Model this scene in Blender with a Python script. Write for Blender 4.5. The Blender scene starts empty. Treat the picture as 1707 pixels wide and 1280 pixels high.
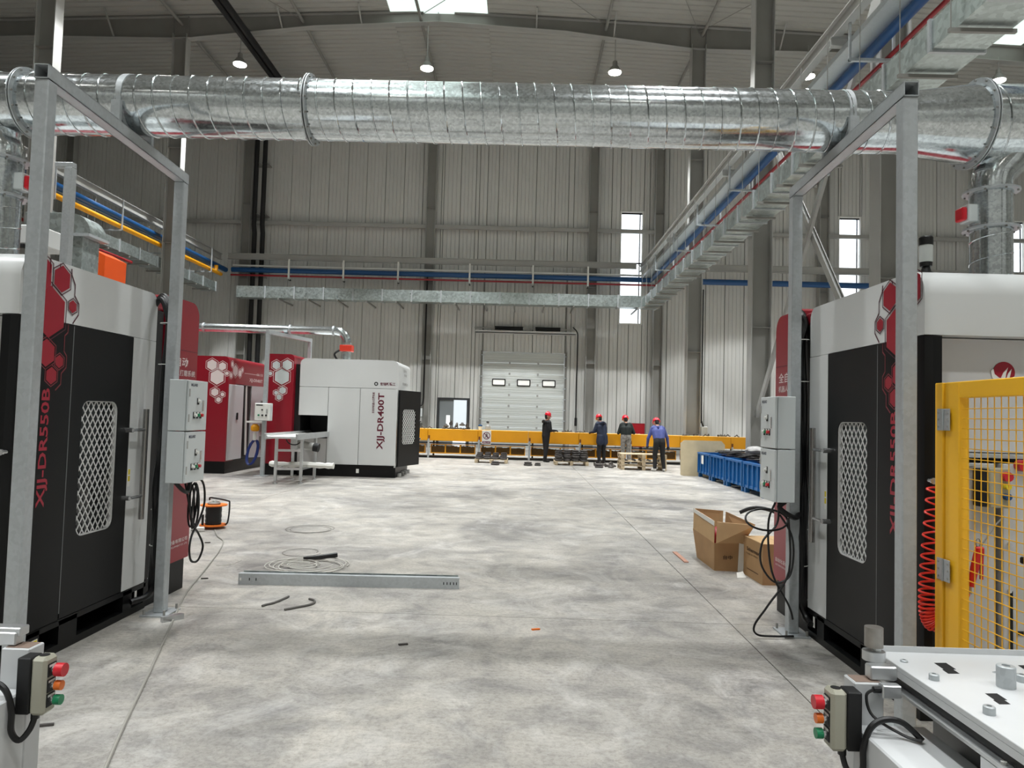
import bpy, math, random
from mathutils import Vector, Matrix
from math import sin, cos, pi, radians as RAD
random.seed(7)
SC = bpy.context.scene
COL = SC.collection

# ------------------------------------------------------------------ camera
F = 1185.0; CH = 1.62
def _n(v): return Vector(v).normalized()
Yc = _n(((868-853.5)/F, -(693-640)/F, -1))
_k = .028
Zc = _n((_k, 1, -(_k*Yc[0]+Yc[1])/Yc[2]))
Xc = Yc.cross(Zc)
C2W = Matrix((Xc, Yc, Zc))                      # camera -> world rotation
cam_d = bpy.data.cameras.new('camera'); cam = bpy.data.objects.new('camera', cam_d); COL.objects.link(cam)
cam_d.sensor_fit = 'HORIZONTAL'; cam_d.sensor_width = 36; cam_d.lens = 36*F/1707
cam_d.clip_start = .05; cam_d.clip_end = 300
cam.matrix_world = Matrix.Translation((0, 0, CH)) @ C2W.to_4x4()
SC.camera = cam
def ray(x, y): return C2W @ Vector(((x-853.5)/F, -(y-640)/F, -1))
def hit(x, y, ax, val):
    d = ray(x, y); o = Vector((0, 0, CH)); return o + d*((val-o[ax])/d[ax])
def G(x, y, z=0): return hit(x, y, 2, z)        # pixel to a point on the floor (or at height z)
def PX(x, y, v): return hit(x, y, 0, v)         # pixel to a point on the plane X = v
def PY(x, y, v): return hit(x, y, 1, v)         # pixel to a point on the plane Y = v

# ------------------------------------------------------------------ world and exposure
W = bpy.data.worlds.new('overcast_sky'); SC.world = W; W.use_nodes = True
bg = W.node_tree.nodes['Background']; bg.inputs[0].default_value = (.86, .93, 1, 1); bg.inputs[1].default_value = 3.2
SC.view_settings.view_transform = 'Standard'; SC.view_settings.look = 'None'
SC.view_settings.gamma = 1; SC.view_settings.exposure = 0.0; SC.view_settings.use_curve_mapping = False
LAMP_W = 4000.0                                  # each high bay lamp
SKY_E = 1.05                                      # daylight behind the translucent roof panels

SC.cycles.max_bounces = 6; SC.cycles.diffuse_bounces = 3; SC.cycles.glossy_bounces = 3; SC.cycles.transmission_bounces = 3; SC.cycles.transparent_max_bounces = 6

# ------------------------------------------------------------------ materials
def lin(c):
    return tuple(((v/255+.055)/1.055)**2.4 if v/255 > .04045 else v/255/12.92 for v in c)
MATS = {}
def M(name, col, rough=.5, metal=0., var=0., scale=6., bump=0., bscale=40., spec=.5, emit=None, es=1., coat=0., pos=False, alpha=None):
    if name in MATS: return MATS[name]
    m = bpy.data.materials.new(name); MATS[name] = m; m.use_nodes = True
    nt = m.node_tree; b = nt.nodes['Principled BSDF']; L = nt.links.new
    c = lin(col)
    b.inputs['Base Color'].default_value = (*c, 1); b.inputs['Roughness'].default_value = rough
    b.inputs['Metallic'].default_value = metal; b.inputs['Specular IOR Level'].default_value = spec
    if coat: b.inputs['Coat Weight'].default_value = coat; b.inputs['Coat Roughness'].default_value = .12
    if emit: b.inputs['Emission Color'].default_value = (*lin(emit), 1); b.inputs['Emission Strength'].default_value = es
    if var or bump:
        if pos:
            tc = nt.nodes.new('ShaderNodeNewGeometry'); out = tc.outputs['Position']
        else:
            tc = nt.nodes.new('ShaderNodeTexCoord'); out = tc.outputs['Object']
    if var:
        n = nt.nodes.new('ShaderNodeTexNoise'); n.inputs['Scale'].default_value = scale; n.inputs['Detail'].default_value = 6
        L(out, n.inputs['Vector'])
        r = nt.nodes.new('ShaderNodeMapRange'); r.inputs[1].default_value = .3; r.inputs[2].default_value = .7
        r.inputs[3].default_value = 1-var; r.inputs[4].default_value = 1+var; L(n.outputs[0], r.inputs[0])
        mx = nt.nodes.new('ShaderNodeVectorMath'); mx.operation = 'SCALE'; mx.inputs[0].default_value = c
        L(r.outputs[0], mx.inputs['Scale']); L(mx.outputs[0], b.inputs['Base Color'])
        r2 = nt.nodes.new('ShaderNodeMapRange'); r2.inputs[3].default_value = max(.02, rough-var*.35); r2.inputs[4].default_value = min(1, rough+var*.35)
        L(n.outputs[0], r2.inputs[0]); L(r2.outputs[0], b.inputs['Roughness'])
    if bump:
        n2 = nt.nodes.new('ShaderNodeTexNoise'); n2.inputs['Scale'].default_value = bscale; n2.inputs['Detail'].default_value = 3
        L(out, n2.inputs['Vector'])
        bp = nt.nodes.new('ShaderNodeBump'); bp.inputs['Strength'].default_value = bump; bp.inputs['Distance'].default_value = .01
        L(n2.outputs[0], bp.inputs['Height']); L(bp.outputs[0], b.inputs['Normal'])
    return m
def galv(name, base=(178, 184, 186), rough=.3, sp=28., var=.22, metal=.93):
    """hot-dip zinc: metal with spangle cells and cloudy streaks"""
    if name in MATS: return MATS[name]
    m = M(name, base, rough, metal)
    nt = m.node_tree; b = nt.nodes['Principled BSDF']; L = nt.links.new
    tc = nt.nodes.new('ShaderNodeTexCoord')
    v = nt.nodes.new('ShaderNodeTexVoronoi'); v.inputs['Scale'].default_value = sp; L(tc.outputs['Object'], v.inputs['Vector'])
    n = nt.nodes.new('ShaderNodeTexNoise'); n.inputs['Scale'].default_value = 3.5; n.inputs['Detail'].default_value = 5; L(tc.outputs['Object'], n.inputs['Vector'])
    sep = nt.nodes.new('ShaderNodeSeparateColor'); L(v.outputs['Color'], sep.inputs[0])
    a = nt.nodes.new('ShaderNodeMath'); a.operation = 'ADD'; L(sep.outputs[0], a.inputs[0]); L(n.outputs[0], a.inputs[1])
    r = nt.nodes.new('ShaderNodeMapRange'); r.inputs[1].default_value = .3; r.inputs[2].default_value = 1.5
    r.inputs[3].default_value = 1-var; r.inputs[4].default_value = 1+var*.6; L(a.outputs[0], r.inputs[0])
    s = nt.nodes.new('ShaderNodeVectorMath'); s.operation = 'SCALE'; s.inputs[0].default_value = lin(base); L(r.outputs[0], s.inputs['Scale']); L(s.outputs[0], b.inputs['Base Color'])
    r2 = nt.nodes.new('ShaderNodeMapRange'); r2.inputs[2].default_value = 2; r2.inputs[3].default_value = rough*.7; r2.inputs[4].default_value = rough*1.5
    L(a.outputs[0], r2.inputs[0]); L(r2.outputs[0], b.inputs['Roughness'])
    return m
GALV = galv('galvanised_duct', (206, 212, 214), .135, 70, .26)
GALVP = galv('galvanised_post', (182, 187, 189), .42, 45, .1, .4)
GALVD = galv('galvanised_rect_duct', (178, 188, 186), .32, 14, .3, .75)
STEEL = M('steel_grey_paint', (164, 164, 160), .55, var=.06, scale=1.2)
STEELD = M('steel_dark_paint', (138, 137, 132), .55, var=.07, scale=1.2)
WALLM = M('wall_panel_sheet', (208, 208, 204), .42, var=.03, scale=.5, pos=True)
TRIMM = M('wall_joint', (120, 122, 118), .6)
ROOFM = M('roof_liner_sheet', (172, 172, 166), .5, var=.03, scale=.4, pos=True)
WHITE = M('machine_white', (212, 214, 213), .32, var=.015, scale=2)
TAUPE = M('machine_light_grey', (204, 203, 202), .36, var=.015, scale=2)
BLACK = M('machine_black', (11, 12, 13), .45, var=.1, scale=3, spec=.3)
BLACK2 = M('matt_black', (16, 16, 17), .6)
RED = M('machine_red', (142, 18, 36), .3, var=.03, scale=2)
HEXRED = M('decal_red', (150, 18, 40), .4)
HEXLINE = M('decal_line', (74, 22, 40), .4)
HEXLINE2 = M('decal_line_red', (120, 44, 52), .4)
LETTER = M('letter_red', (158, 24, 48), .4)
LETTERW = M('letter_white', (228, 214, 212), .45)
LETTERD = M('letter_dark_red', (96, 14, 40), .4)
YEL = M('safety_yellow', (232, 160, 16), .42, var=.03, scale=3)
YELD = M('fence_yellow', (252, 192, 40), .4, var=.02, scale=3)
RUB = M('black_rubber', (14, 14, 15), .42)
CHROME = M('chrome', (215, 215, 216), .22, .9)
ALU = M('aluminium', (205, 207, 208), .35, .85, var=.06, scale=8)
IRON = M('dark_iron', (88, 84, 82), .55, .5, var=.25, scale=12)
CAST = M('cast_part', (92, 88, 84), .5, .45, var=.3, scale=14)
BOXG = M('cabinet_grey', (205, 211, 211), .38, var=.01)
WOOD = M('pallet_wood', (196, 178, 148), .7, var=.18, scale=9)
CARD = M('cardboard', (176, 140, 98), .75, var=.06, scale=5)
CARD2 = M('cardboard_pale', (196, 162, 118), .75, var=.06, scale=5)
BLUE = M('bin_blue', (22, 96, 158), .42, var=.08, scale=4)
PBLUE = M('pipe_blue', (20, 74, 126), .4)
PRED = M('pipe_red', (150, 26, 34), .4)
GREENB = M('button_green', (20, 128, 84), .35)
REDB = M('button_red', (206, 30, 44), .35)
ORB = M('button_orange', (226, 112, 30), .35)
PAPER = M('paper_white', (232, 232, 226), .6)
YSTK = M('sticker_yellow', (226, 204, 40), .5)
DARKGAP = M('dark_inside', (14, 14, 15), .8)
GLASSD = M('dark_window', (20, 22, 24), .12)

# ------------------------------------------------------------------ mesh building
class B:
    def __init__(s, xf=None, flip=False): s.v = []; s.f = []; s.xf = xf; s.flip = flip
    def add(s, vs, fs):
        k = len(s.v); s.v += [tuple(p) for p in vs]; s.f += [tuple(i+k for i in f) for f in fs]; return s
    def box(s, x0, x1, y0, y1, z0, z1, c=0.):
        x0, x1 = min(x0, x1), max(x0, x1); y0, y1 = min(y0, y1), max(y0, y1); z0, z1 = min(z0, z1), max(z0, z1)
        if not c:
            return s.add([(x, y, z) for z in (z0, z1) for y in (y0, y1) for x in (x0, x1)],
                         [(0, 2, 3, 1), (4, 5, 7, 6), (0, 1, 5, 4), (2, 6, 7, 3), (0, 4, 6, 2), (1, 3, 7, 5)])
        c = min(c, (x1-x0)*.45, (y1-y0)*.45, (z1-z0)*.45)
        vs = []; idx = {}
        for ix, X in enumerate((x0, x1)):
            for iy, Y in enumerate((y0, y1)):
                for iz, Z in enumerate((z0, z1)):
                    dx = c if ix == 0 else -c; dy = c if iy == 0 else -c; dz = c if iz == 0 else -c
                    idx[ix, iy, iz, 0] = len(vs); vs.append((X, Y+dy, Z+dz))
                    idx[ix, iy, iz, 1] = len(vs); vs.append((X+dx, Y, Z+dz))
                    idx[ix, iy, iz, 2] = len(vs); vs.append((X+dx, Y+dy, Z))
        fs = []
        i = idx
        for a in (0, 1):
            q = [i[a, 0, 0, 0], i[a, 1, 0, 0], i[a, 1, 1, 0], i[a, 0, 1, 0]]; fs.append(tuple(q if a else q[::-1]))
            q = [i[0, a, 0, 1], i[1, a, 0, 1], i[1, a, 1, 1], i[0, a, 1, 1]]; fs.append(tuple(q[::-1] if a else q))
            q = [i[0, 0, a, 2], i[1, 0, a, 2], i[1, 1, a, 2], i[0, 1, a, 2]]; fs.append(tuple(q if a else q[::-1]))
        for a in (0, 1):
            for b in (0, 1):
                q = [i[a, b, 0, 0], i[a, b, 0, 1], i[a, b, 1, 1], i[a, b, 1, 0]]; fs.append(tuple(q if a != b else q[::-1]))
                q = [i[a, 0, b, 0], i[a, 0, b, 2], i[a, 1, b, 2], i[a, 1, b, 0]]; fs.append(tuple(q[::-1] if a != b else q))
                q = [i[0, a, b, 1], i[0, a, b, 2], i[1, a, b, 2], i[1, a, b, 1]]; fs.append(tuple(q if a != b else q[::-1]))
                for d in (0, 1):
                    q = [i[a, b, d, 0], i[a, b, d, 1], i[a, b, d, 2]]; fs.append(tuple(q if (a+b+d) % 2 else q[::-1]))
        return s.add(vs, fs)
    def obox(s, o, u, v, w, c=0.):
        """box centred at o with half vectors u, v, w"""
        o, u, v, w = map(Vector, (o, u, v, w)); b = B().box(-1, 1, -1, 1, -1, 1) if not c else None
        if c:
            lu, lv, lw = u.length, v.length, w.length
            b = B().box(-lu, lu, -lv, lv, -lw, lw, c); u, v, w = u/lu, v/lv, w/lw
        if u.cross(v).dot(w) < 0: b.f = [f[::-1] for f in b.f]
        return s.add([o+u*p[0]+v*p[1]+w*p[2] for p in b.v], b.f)
    def bar(s, p0, p1, a, b=None, up=(0, 0, 1), c=0.):
        """rectangular bar from p0 to p1, width a, height b"""
        b = b or a; p0, p1 = Vector(p0), Vector(p1); d = (p1-p0); up = Vector(up)
        if abs(d.normalized().dot(up)) > .98: up = Vector((0, 1, 0))
        sx = d.cross(up).normalized(); uu = sx.cross(d).normalized()
        return s.obox((p0+p1)/2, sx*a/2, d/2, uu*b/2, c)
    def cyl(s, p0, p1, r, r1=None, n=16, caps=True):
        r1 = r if r1 is None else r1; p0, p1 = Vector(p0), Vector(p1); d = (p1-p0).normalized()
        a = Vector((0, 0, 1)) if abs(d.z) < .9 else Vector((1, 0, 0)); u = d.cross(a).normalized(); w = d.cross(u)
        vs = [p0+(u*cos(2*pi*i/n)+w*sin(2*pi*i/n))*r for i in range(n)]+[p1+(u*cos(2*pi*i/n)+w*sin(2*pi*i/n))*r1 for i in range(n)]
        fs = [(i, (i+1) % n, n+(i+1) % n, n+i) for i in range(n)]
        if caps: fs += [tuple(range(n))[::-1], tuple(range(n, 2*n))]
        return s.add(vs, fs)
    def tube(s, pts, r, n=8, closed=False, caps=True):
        pts = [Vector(p) for p in pts]; m = len(pts); rr = r if isinstance(r, (list, tuple)) else [r]*m
        T = []
        for i in range(m):
            a = pts[(i-1) % m] if (closed or i) else pts[i]; b = pts[(i+1) % m] if (closed or i < m-1) else pts[i]
            t = (b-a); T.append(t.normalized() if t.length > 1e-9 else Vector((0, 0, 1)))
        t0 = T[0]; a = Vector((0, 0, 1)) if abs(t0.z) < .9 else Vector((1, 0, 0)); u = t0.cross(a).normalized()
        vs = []
        for i in range(m):
            u = (u-T[i]*u.dot(T[i])).normalized(); w = T[i].cross(u)
            vs += [pts[i]+(u*cos(2*pi*j/n)+w*sin(2*pi*j/n))*rr[i] for j in range(n)]
        fs = []
        for i in range(m if closed else m-1):
            k = i*n; k2 = ((i+1) % m)*n
            fs += [(k+j, k+(j+1) % n, k2+(j+1) % n, k2+j) for j in range(n)]
        if caps and not closed: fs += [tuple(range(n))[::-1], tuple(range((m-1)*n, m*n))]
        return s.add(vs, fs)
    def prism(s, poly, o, u, v, w):
        """polygon (a, b) in the frame o + a u + b v, extruded by w"""
        o, u, v, w = map(Vector, (o, u, v, w)); n = len(poly)
        ar = sum(poly[i][0]*poly[(i+1) % n][1]-poly[(i+1) % n][0]*poly[i][1] for i in range(n))
        if (ar > 0) != (u.cross(v).dot(w) > 0): poly = poly[::-1]
        vs = [o+u*a+v*b for a, b in poly]; vs += [p+w for p in vs]
        fs = [tuple(range(n))[::-1], tuple(range(n, 2*n))]+[(i, (i+1) % n, n+(i+1) % n, n+i) for i in range(n)]
        return s.add(vs, fs)
    def ringprism(s, outer, inner, o, u, v, w):
        o, u, v, w = map(Vector, (o, u, v, w)); n = len(outer)
        P = [o+u*a+v*b for a, b in outer]+[o+u*a+v*b for a, b in inner]
        vs = P+[p+w for p in P]; fs = []
        up = u.cross(v).dot(w) > 0
        ar = sum(outer[i][0]*outer[(i+1) % n][1]-outer[(i+1) % n][0]*outer[i][1] for i in range(n)) > 0
        for i in range(n):
            j = (i+1) % n
            q = [(2*n+i, 2*n+j, 3*n+j, 3*n+i), (i, n+i, n+j, j), (i, j, 2*n+j, 2*n+i), (n+i, 3*n+i, 3*n+j, n+j)]
            fs += [f if up == ar else f[::-1] for f in q]
        return s.add(vs, fs)
    def lathe(s, prof, c=(0, 0, 0), n=20, axis=(0, 0, 1), caps=True):
        c = Vector(c); d = Vector(axis).normalized(); a = Vector((1, 0, 0)) if abs(d.x) < .9 else Vector((0, 1, 0))
        u = (a-d*a.dot(d)).normalized(); w = d.cross(u); vs = []; fs = []
        for r, z in prof: vs += [c+d*z+(u*cos(2*pi*j/n)+w*sin(2*pi*j/n))*r for j in range(n)]
        for i in range(len(prof)-1): fs += [(i*n+j, i*n+(j+1) % n, (i+1)*n+(j+1) % n, (i+1)*n+j) for j in range(n)]
        if caps: fs += [tuple(range(n))[::-1], tuple(range((len(prof)-1)*n, len(prof)*n))]
        return s.add(vs, fs)
    def ell(s, c, r, n=14, m=8):
        c = Vector(c); vs = []; fs = []
        for i in range(1, m):
            t = pi*i/m; vs += [(c.x+r[0]*sin(t)*cos(2*pi*j/n), c.y+r[1]*sin(t)*sin(2*pi*j/n), c.z+r[2]*cos(t)) for j in range(n)]
        vs += [(c.x, c.y, c.z+r[2]), (c.x, c.y, c.z-r[2])]
        for i in range(m-2): fs += [(i*n+j, (i+1)*n+j, (i+1)*n+(j+1) % n, i*n+(j+1) % n) for j in range(n)]
        k = (m-1)*n; fs += [(k, j, (j+1) % n) for j in range(n)]+[(k+1, (m-2)*n+(j+1) % n, (m-2)*n+j) for j in range(n)]
        return s.add(vs, fs)
    def mesh(s, name, off=(0, 0, 0), smooth=False, ang=35):
        off = Vector(off); f = s.f
        vs = [(Vector(s.xf(p)) if s.xf else Vector(p))-off for p in s.v]
        if s.flip: f = [q[::-1] for q in f]
        me = bpy.data.meshes.new(name); me.from_pydata(vs, [], f); me.update()
        if smooth: me.shade_smooth(); me.set_sharp_from_angle(angle=RAD(ang))
        return me
def worldloc(o):
    p = Vector((0, 0, 0))
    while o is not None: p = p+o.location; o = o.parent
    return p
def link(name, me, mat, parent=None):
    o = bpy.data.objects.new(name, me); COL.objects.link(o)
    if mat is not None: me.materials.append(mat)
    if parent is not None: o.parent = parent
    return o
def part(b, name, mat, parent, smooth=False, label=None, ang=35, local=False):
    """a mesh under a thing; b in world coordinates unless local"""
    o = link(name, b.mesh(name, (0, 0, 0) if local else worldloc(parent), smooth, ang), mat, parent)
    if label: o['label'] = label
    return o
def T(name, label, cat, loc=(0, 0, 0), group=None, rz=0.):
    o = bpy.data.objects.new(name, None); COL.objects.link(o); o.empty_display_size = .2
    o.location = loc; o.rotation_euler = (0, 0, rz); o['label'] = label; o['category'] = cat
    if group: o['group'] = group
    return o
def one(b, name, mat, label, cat, group=None, smooth=False, ang=35):
    """a thing that is one mesh, its origin at the middle of its base"""
    P = [Vector(b.xf(p)) if b.xf else Vector(p) for p in b.v]
    off = Vector(((min(p.x for p in P)+max(p.x for p in P))/2, (min(p.y for p in P)+max(p.y for p in P))/2, min(p.z for p in P)))
    o = link(name, b.mesh(name, off, smooth, ang), mat); o.location = off
    o['label'] = label; o['category'] = cat
    if group: o['group'] = group
    return o
def struct(b, name, mat, smooth=False, label=None):
    o = link(name, b.mesh(name, (0, 0, 0), smooth), mat); o['kind'] = 'structure'
    if label: o['label'] = label
    return o
def copy_tree(o, loc=None, parent=None, label=None, rz=None):
    c = o.copy(); COL.objects.link(c); c.parent = parent
    if loc is not None: c.location = loc
    if rz is not None: c.rotation_euler = (0, 0, rz)
    if label: c['label'] = label
    for ch in list(o.children): copy_tree(ch, None, c)
    return c
_texts = {}
def text_geo(body, bold=0.):
    """flat outline of a line of lettering, about 1 unit high, as (verts, faces)"""
    if (body, bold) in _texts: return _texts[body, bold]
    cu = bpy.data.curves.new('lettering', 'FONT'); cu.body = body; cu.size = 1; cu.resolution_u = 2; cu.offset = bold
    ob = bpy.data.objects.new('lettering', cu); COL.objects.link(ob)
    dg = bpy.context.evaluated_depsgraph_get(); dg.update()
    me = bpy.data.meshes.new_from_object(ob.evaluated_get(dg))
    r = ([tuple(v.co) for v in me.vertices], [tuple(p.vertices) for p in me.polygons])
    bpy.data.objects.remove(ob); bpy.data.curves.remove(cu); bpy.data.meshes.remove(me)
    _texts[body, bold] = r; return r
def text(b, body, o, right, up, h, length=None, bold=.0, center=False):
    """lettering with its lower left corner at o, height h, run length"""
    vs, fs = text_geo(body, bold)
    x0, x1 = min(v[0] for v in vs), max(v[0] for v in vs); y0, y1 = min(v[1] for v in vs), max(v[1] for v in vs)
    sy = h/(y1-y0); sx = (length/(x1-x0)) if length else sy
    o, r, u = Vector(o), Vector(right).normalized(), Vector(up).normalized()
    if center: o = o-r*(x1-x0)*sx/2
    return b.add([o+r*(v[0]-x0)*sx+u*(v[1]-y0)*sy for v in vs], fs)
def smoothpath(pts, k=6, closed=False):
    """Catmull-Rom through points"""
    P = [Vector(p) for p in pts]; n = len(P); out = []
    for i in range(n if closed else n-1):
        p0 = P[(i-1) % n] if closed or i else P[0]; p1 = P[i]; p2 = P[(i+1) % n]; p3 = P[(i+2) % n] if closed or i < n-2 else P[-1]
        for j in range(k):
            t = j/k; out.append(.5*((2*p1)+(p2-p0)*t+(2*p0-5*p1+4*p2-p3)*t*t+(3*p1-p0-3*p2+p3)*t**3))
    if not closed: out.append(P[-1])
    return out
def hexa(r, n=6, a0=pi/2): return [(r*cos(a0+2*pi*i/n), r*sin(a0+2*pi*i/n)) for i in range(n)]
def rrect(a0, a1, b0, b1, r, k=4):
    out = []
    for (ca, cb, s) in ((a1-r, b1-r, 0), (a0+r, b1-r, pi/2), (a0+r, b0+r, pi), (a1-r, b0+r, 1.5*pi)):
        out += [(ca+r*cos(s+pi/2*i/k), cb+r*sin(s+pi/2*i/k)) for i in range(k+1)]
    return out
# ================================================================== the building
WY = 34.5                                        # end wall
XL, XR, YB = -33.0, 27.0, -12.0                  # side walls, wall behind
RX = -3.6                                        # ridge
def roofz(x): return 17.25-.04*abs(x-RX)
COLX = (-13.65, 6.48); FRY = (-3., 4.5, 12.6, 19.5, 27.)

# floor: slabs with sawn joints between them
fm = bpy.data.materials.new('power_floated_concrete'); fm.use_nodes = True
nt = fm.node_tree; b_ = nt.nodes['Principled BSDF']; L = nt.links.new
geo = nt.nodes.new('ShaderNodeNewGeometry')
def noise(scale, det=6, dist=0., rough=.55, vec=None):
    n = nt.nodes.new('ShaderNodeTexNoise'); n.inputs['Scale'].default_value = scale; n.inputs['Detail'].default_value = det
    n.inputs['Distortion'].default_value = dist; n.inputs['Roughness'].default_value = rough
    L(vec or geo.outputs['Position'], n.inputs['Vector']); return n.outputs[0]
def ramp(src, stops):
    r = nt.nodes.new('ShaderNodeValToRGB'); e = r.color_ramp.elements
    while len(e) < len(stops): e.new(.5)
    for i, (p, c) in enumerate(stops): e[i].position = p; e[i].color = (*lin(c), 1)
    L(src, r.inputs[0]); return r.outputs[0]
def mixc(a, b, fac, mode='MULTIPLY'):
    m = nt.nodes.new('ShaderNodeMix'); m.data_type = 'RGBA'; m.blend_type = mode
    if isinstance(fac, float): m.inputs[0].default_value = fac
    else: L(fac, m.inputs[0])
    L(a, m.inputs[6]); L(b, m.inputs[7]); return m.outputs[2]
base = ramp(noise(.55, 8, .6), [(.3, (144, 142, 140)), (.46, (178, 175, 170)), (.6, (198, 194, 187)), (.75, (168, 168, 168))])
mid = ramp(noise(2.3, 9, 1.2, .65), [(.3, (176, 176, 178)), (.5, (228, 227, 224)), (.7, (255, 253, 248))])
fine = ramp(noise(34, 6, .3, .7), [(.3, (196, 194, 192)), (.55, (250, 250, 250)), (.75, (255, 255, 255))])
st = nt.nodes.new('ShaderNodeMapping'); st.inputs['Scale'].default_value = (.5, 6, 1); st.inputs['Rotation'].default_value = (0, 0, .25); L(geo.outputs['Position'], st.inputs[0])
streak = ramp(noise(3.2, 7, 1.5, .7, st.outputs[0]), [(.34, (200, 199, 200)), (.5, (246, 246, 246)), (.72, (255, 255, 255))])
scuff = ramp(noise(7, 8, 3.5, .75), [(.62, (255, 255, 255)), (.68, (206, 204, 202)), (.74, (255, 255, 255))])
speck = ramp(noise(95, 3, 0, .6), [(.3, (150, 148, 146)), (.4, (255, 255, 255)), (.8, (255, 255, 255))])
smear = ramp(noise(1.1, 10, 2.2, .72), [(.5, (0, 0, 0)), (.68, (255, 255, 255))])
pale = nt.nodes.new('ShaderNodeRGB'); pale.outputs[0].default_value = (*lin((226, 224, 220)), 1)
c1 = mixc(base, mid, .85); c1 = mixc(c1, fine, .75); c1 = mixc(c1, streak, .35); c1 = mixc(c1, scuff, .7); c1 = mixc(c1, speck, .6)
sf = nt.nodes.new('ShaderNodeMath'); sf.operation = 'MULTIPLY'; sf.inputs[1].default_value = .32; L(smear, sf.inputs[0]); c1 = mixc(c1, pale.outputs[0], sf.outputs[0], 'MIX')
L(c1, b_.inputs['Base Color'])
rr = nt.nodes.new('ShaderNodeMapRange'); rr.inputs[1].default_value = .3; rr.inputs[2].default_value = .7; rr.inputs[3].default_value = .34; rr.inputs[4].default_value = .62
L(noise(1.7, 6, .8), rr.inputs[0]); L(rr.outputs[0], b_.inputs['Roughness']); b_.inputs['Specular IOR Level'].default_value = .42
bp = nt.nodes.new('ShaderNodeBump'); bp.inputs['Strength'].default_value = .12; bp.inputs['Distance'].default_value = .01
L(noise(60, 4), bp.inputs['Height']); L(bp.outputs[0], b_.inputs['Normal'])
floor = struct(B().box(XL, XR, YB, WY+.2, -.3, -.02), 'floor', M('joint_filler', (70, 68, 66), .9), label='grey power-floated concrete factory floor in large slabs')
jx = [XL, -27, -21, -15, -9.2, -4.6, 1.73, 7.6, 13.6, 19.6, XR]; jy = [YB, -6.2, -.2, 5.8, 11.8, 17.9, 24.2, 29.6, WY+.2]
for i in range(len(jx)-1):
    for j in range(len(jy)-1):
        part(B().box(jx[i]+.004, jx[i+1]-.004, jy[j]+.003, jy[j+1]-.003, -.2, 0), 'floor_slab', fm, floor)

# end wall of ribbed panels
opens = [(4.62, 5.78, 6.2, 11.8), (15.24, 16.38, 6.2, 11.8), (23.2, 24.3, 6.2, 11.8), (-1.92, 2.07, 0, 4.7), (-4.06, -2.49, 0, 2.4)]
wall_back = struct(B().box(XL, XL+.3, WY, WY+.2, 0, 17), 'wall_back', TRIMM, label='end wall of vertical off-white ribbed metal panels')
PW = .93
def rib_profile(x0, x1):
    """flat strips with narrow grooves, pitch about .186"""
    pts = [(x0+.008, WY+.06)]; n = max(1, round((x1-x0)/.186)); p = (x1-x0)/n
    for k in range(n):
        a = x0+k*p
        pts += [(a+.012, WY), (a+p-.030, WY)]
        if k < n-1: pts += [(a+p-.022, WY+.022), (a+p-.008, WY+.022)]
    pts += [(x1-.008, WY+.06)]
    return pts
def wall_piece(x0, x1, z0, z1):
    if x1-x0 < .03 or z1-z0 < .03: return
    pr = rib_profile(x0, x1); n = len(pr); b = B()
    b.add([(x, y, z0) for x, y in pr]+[(x, y, z1) for x, y in pr], [(i, i+1, n+i+1, n+i) for i in range(n-1)])
    part(b, 'wall_panel', WALLM, wall_back)
x = XL
while x < XR-.01:
    x1 = min(x+PW, XR); cuts = [x, x1]
    for a, b0, c0, d in opens:
        for e in (a, b0):
            if x+.001 < e < x1-.001: cuts.append(e)
    cuts.sort()
    for a, b0 in zip(cuts, cuts[1:]):
        segs = [(0, 17.2)]
        for oa, ob, z0, z1 in opens:
            if oa-.001 <= a and b0 <= ob+.001:
                segs = [(0, z0), (z1, 17.2)]
        for z0, z1 in segs: wall_piece(a, b0, z0, z1)
    x = x1
part(B().box(XL, -4.06, WY+.06, WY+.2, 0, 17.2).box(-4.06, -2.49, WY+.06, WY+.2, 2.4, 17.2).box(-2.49, -1.92, WY+.06, WY+.2, 0, 17.2).box(-1.92, 2.07, WY+.06, WY+.2, 4.7, 17.2)
     .box(2.07, 4.62, WY+.06, WY+.2, 0, 17.2).box(4.62, 5.78, WY+.06, WY+.2, 0, 6.2).box(4.62, 5.78, WY+.06, WY+.2, 11.8, 17.2).box(5.78, 15.24, WY+.06, WY+.2, 0, 17.2)
     .box(15.24, 16.38, WY+.06, WY+.2, 0, 6.2).box(15.24, 16.38, WY+.06, WY+.2, 11.8, 17.2).box(16.38, 23.2, WY+.06, WY+.2, 0, 17.2).box(23.2, 24.3, WY+.06, WY+.2, 0, 6.2)
     .box(23.2, 24.3, WY+.06, WY+.2, 11.8, 17.2).box(24.3, XR, WY+.06, WY+.2, 0, 17.2), 'wall_core', TRIMM, wall_back)
struct(B().box(XL-.2, XL, YB, WY+.2, 0, 17.2), 'wall_left', WALLM)
struct(B().box(XR, XR+.2, YB, WY+.2, 0, 17.2), 'wall_right', WALLM)
struct(B().box(XL, XR, YB-.2, YB, 0, 17.2), 'wall_front', WALLM)

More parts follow.
